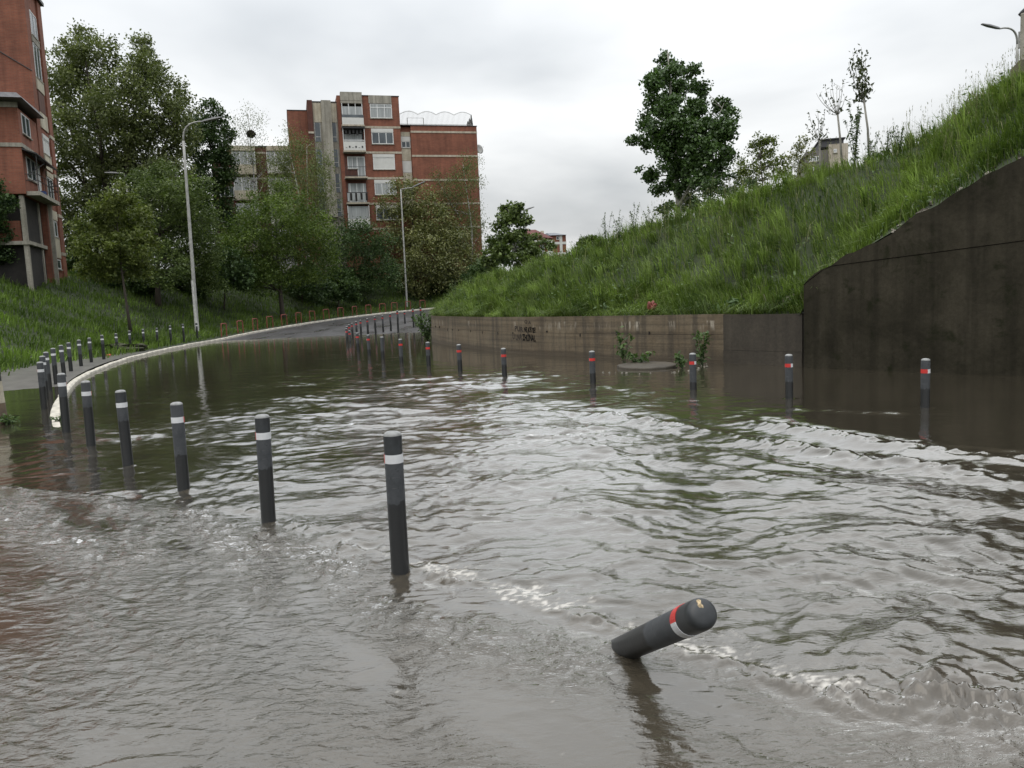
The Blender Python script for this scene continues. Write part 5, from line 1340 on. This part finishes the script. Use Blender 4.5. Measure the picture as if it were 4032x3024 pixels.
# --- tall brick tower at the left edge
LT_RZ = R(17.6)
cc = W(150, 530, 49)
BZ = 4.5
lt = Bld("brick_tower_block", "tall red brick tower block with concrete columns and a canopied balcony at the left edge", (cc[0], cc[1], BZ), LT_RZ)
zr = lambda r: float(W(150 + (r - 800) * 0.0646, r * 0.663, 49)[2])
ZT = 21.4
lt.part("wall", M['brick'], (-14, 0, 0, 3.7, BZ - 2, ZT))
lt.part("roof_edge", M['darkmetal'], (-14.2, 0.25, -0.2, 3.95, ZT + .004, ZT + 0.2))
# side face (x = 0 plane): pilaster, cream panels, windows
lt.part("pilaster", M['brick'], (0.004, 0.10, 2.75, 3.70, BZ - 2, ZT - 0.01))
sw = [(zr(170), zr(20), 2, 'glass', 0), (zr(428), zr(215), 2, 'glass', 0), (zr(635), zr(512), 2, 'brown', 0), (zr(890), zr(772), 2, 'shut', 0.25), (zr(1160), zr(1032), 2, 'glass', 0), (zr(1392), zr(1292), 2, 'glass', 0), (zr(1590), zr(1530), 1, 'glass', 0)]
M['brown'] = plain("brown_shutter", (0.10, 0.045, 0.032), 0.7, 0.2, 3)
for (z0, z1, n_, kind, bx_) in sw:
    if kind == 'brown': lt.part("shutter", M['brown'], (0.004, 0.05, 0.95, 2.35, z0, z1))
    else: lt.window(0.95, 2.45, z0, z1, y=0.0, n=n_, face='s', box=bx_, shut=(kind == 'shut'))
for (z0, z1) in ((zr(505), zr(432)), (zr(737), zr(640)), (zr(985), zr(895)), (zr(1030), zr(998)), (zr(1288), zr(1232)), (zr(1522), zr(1398)), (zr(215), zr(172))):
    lt.part("cream_panel", M['cream'] if z0 != zr(215) else M['conc'], (0.004, 0.07, 0.85, 2.55, z0, z1))
for z in (zr(755), zr(1000), zr(1250), zr(1490)): lt.part("floor_band", M['band'], (0.004, 0.13, 2.72, 3.75, z - 0.10, z + 0.10))
# projecting lower bay in front of the tower
bay = lt.part("bay_wall", M['brick'], (-14, -0.05, -4.0, -0.004, zr(1205), zr(735)))
lt.part("bay_band", M['conc'], (-14, -0.03, -4.06, -4.002, zr(950), zr(928)), (-0.049, 0.02, -4.06, -0.3, zr(950), zr(928)), parent=bay)
lt.part("bay_lintel", M['conc'], (-14, -0.02, -4.05, -4.001, zr(735), zr(705)), parent=bay)
rf = MB()
zz = [zr(700) - BZ, zr(665) - BZ]
rf.add([(-14.5, -4.9, zz[0] + .0), (0.4, -4.9, zz[0]), (0.4, 0.1, zz[0] - .02), (-14.5, 0.1, zz[0] - .02), (-14.5, -4.5, zz[1]), (0.1, -4.5, zz[1]), (0.1, -0.02, zz[1] + .1), (-14.5, -0.02, zz[1] + .1)],
       [(0, 3, 2, 1), (4, 5, 6, 7), (0, 1, 5, 4), (1, 2, 6, 5), (2, 3, 7, 6), (3, 0, 4, 7)])
rf.build("bay_roof", plain("grey_sheet_roof", (0.10, 0.10, 0.105), 0.5, 0.3, 4), lt.root)
lt.window(-3.4, -1.7, zr(862), zr(748), y=-0.05, n=2, face='s')
# balcony floor with canopy, columns below
bal = lt.part("balcony", M['conc'], (-0.049, 0.62, -3.9, 0.9, zr(1212), zr(1190)))
rails = MB()
for zq in (zr(1095), zr(1130)): rails.tube([(-0.02, -3.85, zq - BZ), (0.58, -3.85, zq - BZ), (0.58, 0.85, zq - BZ), (0.05, 0.85, zq - BZ)], 0.025, 5)
for yy in (-3.85, -2.3, -0.8, 0.85): rails.tube([(0.58, yy, zr(1195) - BZ), (0.58, yy, zr(1095) - BZ)], 0.02, 5)
rails.build("railing", M['darkmetal'], bal)
cn = MB(); cn.add([(-0.049, -4.0, zr(962) - BZ), (0.7, -4.1, zr(990) - BZ), (0.7, 1.0, zr(1005) - BZ), (-0.049, 0.9, zr(962) - BZ), (-0.049, -4.0, zr(955) - BZ), (0.7, -4.1, zr(983) - BZ), (0.7, 1.0, zr(998) - BZ), (-0.049, 0.9, zr(955) - BZ)],
       [(0, 3, 2, 1), (4, 5, 6, 7), (0, 1, 5, 4), (1, 2, 6, 5), (2, 3, 7, 6), (3, 0, 4, 7)])
cn.build("canopy", M['darkmetal'], lt.root)
st = MB(); st.tube([(0.58, -3.85, zr(1095) - BZ), (0.62, -3.95, zr(985) - BZ)], 0.03, 5); st.tube([(0.58, 0.85, zr(1095) - BZ), (0.62, 0.95, zr(1000) - BZ)], 0.03, 5); st.tube([(0.0, -3.4, zr(1095) - BZ), (0.62, -1.5, zr(985) - BZ)], 0.03, 5)
st.build("canopy_strut", M['darkmetal'], lt.root)
lt.window(-3.3, -1.4, zr(1110), zr(985), y=-0.05, n=2, face='s')
dr = lt.part("balcony_door", M['pvc'], (-0.046, 0.0, -1.2, -0.5, zr(1175), zr(985)))
lt.part("blue_tub", plain("blue_tub", (0.03, 0.07, 0.22), 0.5), (0.1, 0.5, -2.2, -1.7, zr(1190), zr(1165)), parent=bal)
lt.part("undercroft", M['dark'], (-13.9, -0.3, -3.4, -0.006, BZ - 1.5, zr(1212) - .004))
for (x, y) in ((-0.35, -3.75), (-3.4, -3.75), (-0.35, -0.6), (-6.6, -3.75)):
    lt.part("column", M['conc'], (x - 0.12, x + 0.12, y - 0.12, y + 0.12, BZ - 1.5, zr(1213)))
lt.part("lower_slab", M['conc'], (-13.9, -0.1, -3.98, -3.42, zr(1482), zr(1462)), (-0.29, -0.1, -3.4, 0.0, zr(1482), zr(1462)))
lt.part("infill_wall", M['brick'], (-3.2, -0.55, -3.75, -3.6, zr(1462), zr(1350)))
lt.part("column", M['conc'], (0.12, 0.32, -0.1, 0.12, BZ - 1.5, zr(1215)))
# cable running up the tower
cbl = MB().tube([(-4.5, -0.05, zr(120) - BZ), (-2.2, -0.06, zr(270) - BZ), (0.03, -0.03, zr(420) - BZ)], 0.03, 5); cbl.build("cable", M['darkmetal'], lt.root)

# --- far red-roofed house behind the bank
c3 = W(2150, 1060, 150)
fh = Bld("far_house", "distant white and red brick house with a dark red hipped roof", (c3[0], c3[1], 6.0), R(8))
S3 = 150 / FPX; fx = lambda px: (px - 2150) * S3; fz = lambda py: float(W(2130, py, 150)[2])
fh.part("wall", M['shutter'], (fx(2085), fx(2180), 0, 8, 4, fz(945)))
fh.part("brick_wall", M['brick'], (fx(2120), fx(2178), -0.05, -0.004, fz(1030), fz(935)))
fh.part("balcony", M['shutter'], (fx(2100), fx(2178), -1.0, -0.06, fz(1010), fz(994)), (fx(2100), fx(2178), -1.0, -0.06, fz(958), fz(948)))
for px in (2130, 2160): fh.window(fx(px), fx(px + 16), fz(992), fz(965), y=-0.05, n=2)
rm = MB(); za, zb = fz(928) - 6, fz(898) - 6
rm.add([(fx(2068), -0.8, za), (fx(2182), -0.8, za - .6), (fx(2182), 8.5, za - .6), (fx(2068), 8.5, za), (fx(2085), 3, zb), (fx(2125), 3, zb), (fx(2125), 4, zb), (fx(2085), 4, zb)], [(0, 3, 2, 1), (4, 5, 6, 7), (0, 1, 5, 4), (1, 2, 6, 5), (2, 3, 7, 6), (3, 0, 4, 7)])
rm.build("roof", plain("dark_red_tiles", (0.11, 0.032, 0.028), 0.8, 0.3, 3), fh.root)
fh.part("chimney", M['cream'], (fx(2090), fx(2101), 3.2, 3.8, fz(905), fz(892))); fh.part("chimney", M['cream'], (fx(2148), fx(2160), 3.2, 3.8, fz(918), fz(903)))
c4 = W(2205, 1060, 158)
fh2 = Bld("far_brick_house", "distant red brick house with white cross bands and a grey roof", (c4[0], c4[1], 6.0), R(8))
S4 = 158 / FPX; gx_ = lambda px: (px - 2205) * S4; gz_ = lambda py: float(W(2205, py, 158)[2])
fh2.part("wall", M['brick'], (gx_(2176), gx_(2233), 0, 8, 4, gz_(925)))
fh2.part("white_band", M['shutter'], (gx_(2176), gx_(2234), -0.06, -0.004, gz_(962), gz_(952)), (gx_(2176), gx_(2234), -0.06, -0.004, gz_(1003), gz_(994)))
fh2.part("white_pier", M['shutter'], (gx_(2207), gx_(2218), -0.10, -0.062, 5, gz_(925)))
fh2.window(gx_(2195), gx_(2206), gz_(943), gz_(930), n=1)
rm = MB(); za, zb = gz_(926) - 6, gz_(911) - 6
rm.add([(gx_(2168), -0.5, za), (gx_(2235), -0.5, za), (gx_(2235), 8.5, za), (gx_(2168), 8.5, za), (gx_(2170), 3, zb), (gx_(2200), 3, zb), (gx_(2200), 5, zb), (gx_(2170), 5, zb)], [(0, 3, 2, 1), (4, 5, 6, 7), (0, 1, 5, 4), (1, 2, 6, 5), (2, 3, 7, 6), (3, 0, 4, 7)])
rm.build("roof", plain("grey_tiles", (0.17, 0.18, 0.20), 0.7, 0.2, 3), fh2.root)
# --- grey building behind the crest on the right
c5 = W(3260, 600, 82)
gb = Bld("grey_building", "grey flat-roofed building peeping over the bank behind the saplings", (c5[0], c5[1], 6.0), R(-14))
S5 = 82 / FPX; bx5 = lambda px: (px - 3260) * S5; bz5 = lambda py: float(W(3250, py, 82)[2])
M['grey_render'] = plain("grey_render", (0.15, 0.14, 0.13), 0.85, 0.2, 2)
gb.part("wall", M['grey_render'], (bx5(3180), bx5(3275), 0, 8, 6, bz5(590)))
gb.part("side_panel", M['band'], (bx5(3262), bx5(3330), -0.4, -0.004, 6, bz5(572)))
gb.part("roof_storey", plain("slate_cladding", (0.06, 0.06, 0.065), 0.7, 0.2, 2), (bx5(3235), bx5(3320), 0.6, 7, bz5(575), bz5(548)))
gb.part("roof_edge", M['darkmetal'], (bx5(3230), bx5(3326), 0.4, 7.2, bz5(548) + .01, bz5(543)))
for (a, b, t, bt) in ((3187, 3205, 612, 632), (3208, 3228, 612, 632), (3190, 3210, 655, 672), (3278, 3290, 592, 606)):
    gb.window(bx5(a), bx5(b), bz5(bt), bz5(t), y=0.0 if a < 3260 else -0.4, n=2)

# ------------------------------------------------------------------ lamp posts
M['lamp'] = plain("galvanised_lamp_post", (0.33, 0.33, 0.31), 0.5, 0.25, 4)
M['lamp_white'] = plain("peeling_white_paint", (0.50, 0.50, 0.48), 0.6, 0.35, 9, stretch=(1, 1, .5))
M['lamp_head'] = plain("lamp_housing", (0.17, 0.17, 0.17), 0.5, 0.2, 5)
def lamp_post(label, base, top, arm, head_end, r0=0.11, r1=0.055, white=0.0, bend=True, hs=1.0):
    base, top, arm, head_end = [np.asarray(p, float) for p in (base, top, arm, head_end)]
    root = empty("lamp_post", base)
    mb = MB(); H = top - base
    n = 6; mb.tube([np.array([0, 0, -.4])] + [H * k / n for k in range(n + 1)], [r0 * 1.05] + list(np.linspace(r0, r1 * 1.2, n + 1)), 12)
    mb.build("pole", M['lamp'], root, True)
    if white: MB().lathe([(r0 + .006, 0.0), (r0 * (1 - .35 * white / max(H[2], 1)) + .006, white)], 12).build("painted_sleeve", M['lamp_white'], root, True)
    A = arm - base
    pts = [H * .995]; 
    if bend:
        ctrl = H + np.array([0, 0, (A - H)[2] * 1.0 + 0.25])
        pts = [H * (1 - t) ** 2 + ctrl * 2 * t * (1 - t) + A * t * t for t in np.linspace(0, 1, 9)]
    else: pts = [H, A]
    MB().tube(pts, np.linspace(r1 * 1.05, r1 * .7, len(pts)), 8).build("arm", M['lamp'], root, True)
    E = head_end - base; d = (E - A); L = np.linalg.norm(d); d /= L
    hb = MB(); s = np.cross(d, [0, 0, 1]); s /= np.linalg.norm(s); u_ = np.cross(s, d)
    sec = []
    for t, w, h in ((-.05, .05, .04), (0.1, .12, .07), (0.6, .15, .08), (1.0, .09, .04)):
        c = A + d * L * t; w, h = w * hs, h * hs
        sec += [c + s * w - u_ * h * .4, c + s * w * .7 + u_ * h, c - s * w * .7 + u_ * h, c - s * w - u_ * h * .4]
    fs = [(i * 4 + j, i * 4 + (j + 1) % 4, i * 4 + 4 + (j + 1) % 4, i * 4 + 4 + j) for i in range(3) for j in range(4)] + [(3, 2, 1, 0), (12, 13, 14, 15)]
    hb.add(sec, fs).build("lamp_head", M['lamp_head'], root)
    return tag(root, label, "street lamp", "street lamps")
b1 = W(778, 1318, 50); b1[2] = surf_z(LEFTV, b1[0], b1[1])
lamp_post("tall pale lamp post with a curved arm beside the left kerb", b1, W(722, 555, 50), W(800, 478, 49.2), W(872, 462, 48.6), 0.125, 0.06, 3.3)
b2 = W(1601, 1175, 79); b2[2] = surf_z(LEFTV, b2[0], b2[1])
lamp_post("second lamp post with a straight angled arm in front of the flats", b2, W(1578, 745, 79), W(1625, 738, 78), W(1672, 716, 77.4), 0.10, 0.05, 0, False)
b3 = W(538, 1080, 66); b3[2] = surf_z(LEFTV, b3[0], b3[1])
lamp_post("lamp post half hidden among the trees left of the tall one", b3, W(497, 720, 66), W(470, 682, 65.6), W(412, 680, 65), 0.10, 0.05)
b4 = W(2042, 1000, 92); b4[2] = 2.0
lamp_post("far lamp post above the young trees left of the red-roofed house", b4, W(2040, 850, 92), W(2066, 828, 91), W(2103, 815, 90.5), 0.10, 0.05)
b5 = W(2062, 1000, 130); b5[2] = 3.0
lamp_post("farthest lamp post showing only its arm beside the red roof", b5, W(2062, 892, 130), W(2078, 886, 129), W(2097, 880, 128.5), 0.10, 0.05, 0, False)
b6 = W(4008, 300, 30); b6[2] = 7.2
lamp_post("grey lamp post with a curved arm behind the concrete pier at top right", b6, W(4006, 175, 30), W(3935, 113, 29.6), W(3866, 95, 29.2), 0.07, 0.04, hs=0.55)

# ------------------------------------------------------------------ concrete pier of the bridge at the top right
pr = empty("bridge_pier", (*W(4013, 300, 21)[:2], 6.0), R(-34)); tag(pr, "concrete bridge pier with a sloped base at the photo's top right corner", "pier")
Sp = 21 / FPX; zp = lambda py: float(W(4020, py, 21)[2]) - 6.0; xp = lambda px: (px - 4013) * Sp
MB().box(xp(4013), xp(4220), 0, 1.2, zp(420), zp(52)).build("shaft", M['conc'], pr, bevel=0.02)
mb = MB(); mb.add([(xp(3983), -0.05, zp(420)), (xp(4230), -0.05, zp(420)), (xp(4230), 1.4, zp(420)), (xp(3983), 1.4, zp(420)), (xp(3983), -0.05, zp(272)), (xp(4013), -0.05, zp(238)), (xp(4230), -0.05, zp(238)), (xp(4230), 1.4, zp(238)), (xp(4013), 1.4, zp(238)), (xp(3983), 1.4, zp(272))],
               [(0, 1, 6, 5, 4), (3, 9, 8, 7, 2), (0, 4, 9, 3), (4, 5, 8, 9), (5, 6, 7, 8), (1, 2, 7, 6), (0, 3, 2, 1)])
mb.build("plinth", concrete_mat("mossy_plinth", (0.16, 0.145, 0.10), (0.10, 0.095, 0.06), 0.4), pr)
MB().tube([(xp(4008), 0.3, zp(48)), (xp(4018), 0.3, zp(38)), (xp(4045), 0.3, zp(10)), (xp(4090), 0.3, zp(-20))], [0.05, 0.06, 0.05, 0.05], 8).build("pipe_bracket", M['darkmetal'], pr, True)
MB().box(xp(4006), xp(4012.5), 0.2, 0.3, zp(180), zp(115)).build("cable_box", M['palemetal'], pr)

# ------------------------------------------------------------------ small things
# striped post at the left edge
pp = G(2, 1668); sp_ = empty("striped_post", pp); sp_.rotation_euler = (0.0, R(-3), 0)
rp = 0.115
for nm, mt, a, b in (("muddy_foot", plain("muddy_concrete", (0.12, 0.09, 0.06), 0.8, 0.4, 8), -0.4, 0.34), ("cream_stripe", M['cream'], 0.34, 0.70), ("black_stripe", M['post_top'], 0.70, 0.90), ("white_stripe", M['band'], 0.90, 1.14)):
    pr_ = [(rp, a), (rp, b)] + ([(rp * .9, b + .02), (0.001, b + .03)] if nm == "white_stripe" else [])
    MB().lathe(pr_, 20).build(nm, mt, sp_, True)
tag(sp_, "thick cream and black striped post at the left edge standing in water", "post")
# round concrete slab by the wall
sl_ = G(2550, 1446); slab = MB(); prof = []
rgs = np.random.default_rng(8)
ring = [0.67 * (1 + 0.03 * rgs.normal()) for _ in range(28)]
vs = []; 
for z, s in ((-0.3, 1.0), (0.045, 1.0), (0.065, 0.975)):
    for k in range(28): vs.append((ring[k] * s * math.cos(2 * math.pi * k / 28), ring[k] * s * math.sin(2 * math.pi * k / 28), z))
fs = [(i * 28 + k, i * 28 + (k + 1) % 28, (i + 1) * 28 + (k + 1) % 28, (i + 1) * 28 + k) for i in range(2) for k in range(28)] + [tuple(56 + k for k in range(28))]
o = slab.add(vs, fs).build("manhole_slab", concrete_mat("wet_slab", (0.085, 0.072, 0.052), (0.05, 0.042, 0.03), 0.2, 0.6)); o.location = sl_; o.rotation_euler = (R(1.5), 0, 0)
tag(o, "round concrete manhole slab just above the flood by the low wall", "slab")
rim = MB(); rgs2 = np.random.default_rng(9)
for k in range(26):
    a = R(170 + 200 * rgs2.random()); r_ = 0.92 + 0.22 * rgs2.random(); c = (r_ * math.cos(a) * 1.25, r_ * math.sin(a) * 1.3); s_ = 0.012 + 0.035 * rgs2.random() ** 2
    rim.add([(c[0] + s_ * math.cos(b) * (1 + .4 * rgs2.random()), c[1] + s_ * math.sin(b), 0.012 * rgs2.random() if j else -0.05) for j, b in enumerate(np.linspace(0, 6.28, 7)[:-1])] + [(c[0], c[1], 0.03)], [(i, (i + 1) % 6, 6) for i in range(6)])
o = rim.build("foam_scum", plain("floating_foam_scum", (0.16, 0.15, 0.12), 0.8, 0.5, 20)); o.location = (sl_[0], sl_[1] - 0.15, 0.0); tag(o, "pale scum and litter floating along the slab's front edge", "scum", kind="stuff")
# red plastic bag in the grass
def crumple(name, label, cat, loc, size, mat, seed, flat=0.7):
    bm = bmesh.new(); bmesh.ops.create_icosphere(bm, subdivisions=3, radius=1.0); rg_ = np.random.default_rng(seed)
    for v in bm.verts:
        d = v.co.normalized(); k = 0.75 + 0.45 * float(fbm(d.x * 1.7 + seed, d.y * 1.7 + d.z * 1.3, seed, 3)); v.co = Vector((d.x * size[0], d.y * size[1], d.z * size[2])) * k
    me = bpy.data.meshes.new(name); bm.to_mesh(me); bm.free()
    o = link_mesh(name, me, mat); o.location = loc; return tag(o, label, cat)
M['bag'] = plain("faded_red_plastic", (0.20, 0.055, 0.040), 0.6, 0.3, 8)
pbg = G(2565, 1420); crumple("plastic_bag", "crumpled faded red plastic bag caught in grass above the low wall", "bag", (pbg[0] + 0.1, pbg[1] + 0.30, 1.36), (0.13, 0.10, 0.15), M['bag'], 3)
crumple("plastic_bag", "small orange-red litter on the verge behind the left kerb bollards", "litter", W(428, 1398, 32.5), (0.09, 0.08, 0.05), plain("orange_litter", (0.60, 0.12, 0.06), 0.5), 5)
crumple("paper_litter", "white paper litter by the dark soil heap behind the left kerb", "litter", W(378, 1390, 33.5), (0.13, 0.09, 0.06), M['shutter'], 6)
crumple("soil_heap", "dark lumpy soil heap in the grass behind the left kerb", "soil", W(470, 1372, 36), (1.7, 0.9, 0.30), M['soil'], 9)
crumple("stone", "pale stone at the end of the grey wall panel's top", "stone", np.array([*G(3140, 1438)[:2], 1.16]) + np.array([0.05, 0.25, 0]), (0.14, 0.1, 0.06), M['band'], 12)
# weathered board leaning in the corner
bd = MB().box(-0.62, 0.62, -0.09, 0.09, -0.015, 0.015).build("board", plain("weathered_board", (0.15, 0.135, 0.105), 0.85, 0.3, 6, stretch=(0.3, 4, 4)))
bd.location = np.array([*G(3120, 1436)[:2], 1.36]) + np.array([0.0, 0.5, 0]); bd.rotation_euler = (R(55), R(-24), R(-20)); tag(bd, "weathered plank lying in the grass beside the wing wall", "plank")
# rubble along the top of the wing wall
M['rubble'] = plain("rubble", (0.22, 0.20, 0.165), 0.9, 0.4, 9)
rgq = np.random.default_rng(77); rb = MB()
for k in range(150):
    i = int(rgq.integers(iy(8.5), iy(16.5))); d = rgq.uniform(0.12, 0.7); p = BP[i] + bn[i] * d; s = rgq.uniform(0.012, 0.05) * (1 if rgq.random() < .9 else 1.6)
    z = right_z(i, d) + s * .3; pts = [(p[0] + s * rgq.normal(), p[1] + s * rgq.normal(), z + s * .6 * rgq.normal()) for _ in range(5)]
    rb.add(pts, [(0, 1, 2), (0, 2, 3), (0, 3, 4), (1, 4, 2), (1, 3, 4), (2, 4, 3)])
tag(rb.build("rubble", M['rubble']), "scattered stone chips along the wing wall's sloping top", "rubble", kind="stuff")
# broken sticks in the corner
sk = MB()
for k in range(26):
    c = np.array([*G(2980 + 140 * rgq.random(), 1434)[:2], 1.15]) + np.array([0.1, 0.35 + 0.5 * rgq.random(), 0.12 * rgq.random()]); d = rgq.normal(0, 1, 3) * np.array([.5, .3, .22]); sk.tube([c - d * .5, c + [0, 0, .05], c + d * .5], 0.006, 4)
tag(sk.build("dry_sticks", plain("dry_sticks", (0.20, 0.18, 0.14), 0.9)), "dry broken twigs heaped in the corner by the wing wall", "twigs", kind="stuff")

# graffiti on the low wall: brushed black capitals
M['paint_black'] = plain("black_spray_paint", (0.006, 0.006, 0.006), 0.8, 0.4, 14, spec=0.1)
M['paint_faint'] = plain("worn_spray_paint", (0.030, 0.022, 0.015), 0.8, 0.5, 10)
def graffiti(txt, px0, px1, zb, h, mat, name="graffiti"):
    cu = bpy.data.curves.new(name, 'FONT'); cu.body = txt; cu.size = 1.0; cu.offset = 0.035; cu.resolution_u = 2
    t = bpy.data.objects.new(name, cu); COL.objects.link(t); bpy.context.view_layer.update()
    me = bpy.data.meshes.new_from_object(t.evaluated_get(bpy.context.evaluated_depsgraph_get())); bpy.data.objects.remove(t)
    bm = bmesh.new(); bm.from_mesh(me); bmesh.ops.triangulate(bm, faces=bm.faces); bm.to_mesh(me); bm.free()
    co = np.array([v.co[:] for v in me.vertices]); x0, x1 = co[:, 0].min(), co[:, 0].max(); y0, y1 = co[:, 1].min(), co[:, 1].max()
    # wall coordinates: s along the wall between the two picture columns
    def s_at(px):
        pr_ = np.array([proj((*p, zb))[0] for p in low_rev]); return float(np.interp(px, pr_, tl)) if pr_[0] < pr_[-1] else float(np.interp(-px, -pr_, tl))
    sa, sb = s_at(px0), s_at(px1)
    out = []
    for (x, y, _z) in co:
        s = sa + (sb - sa) * (x - x0) / (x1 - x0); z = zb + h * (y - y0) / (y1 - y0) + 0.015 * math.sin(x * 3.1)
        wx, wy = np.interp(s, tl, low_rev[:, 0]), np.interp(s, tl, low_rev[:, 1]); i = min(len(nn) - 1, int(np.searchsorted(tl, s)))
        out_d = 0.006 if z < 0.66 else -0.012
        out.append((wx - nn[i][0] * out_d, wy - nn[i][1] * out_d, z))
    me.vertices.foreach_set("co", np.array(out, dtype=np.float32).ravel()); me.update(); me.materials.clear(); me.materials.append(mat)
    return child(link_mesh(name, me), lw)
graffiti("NE KRYE!", 2062, 2108, 0.66, 0.17, M['paint_black'])
graffiti("PUR", 2026, 2060, 0.675, 0.17, M['paint_faint'])
graffiti("U LNA", 2020, 2056, 0.42, 0.19, M['paint_faint'])
graffiti("ZHUNA!,", 2058, 2110, 0.36, 0.25, M['paint_black'])
graffiti("Q A", 2064, 2090, 0.90, 0.13, M['paint_faint'])
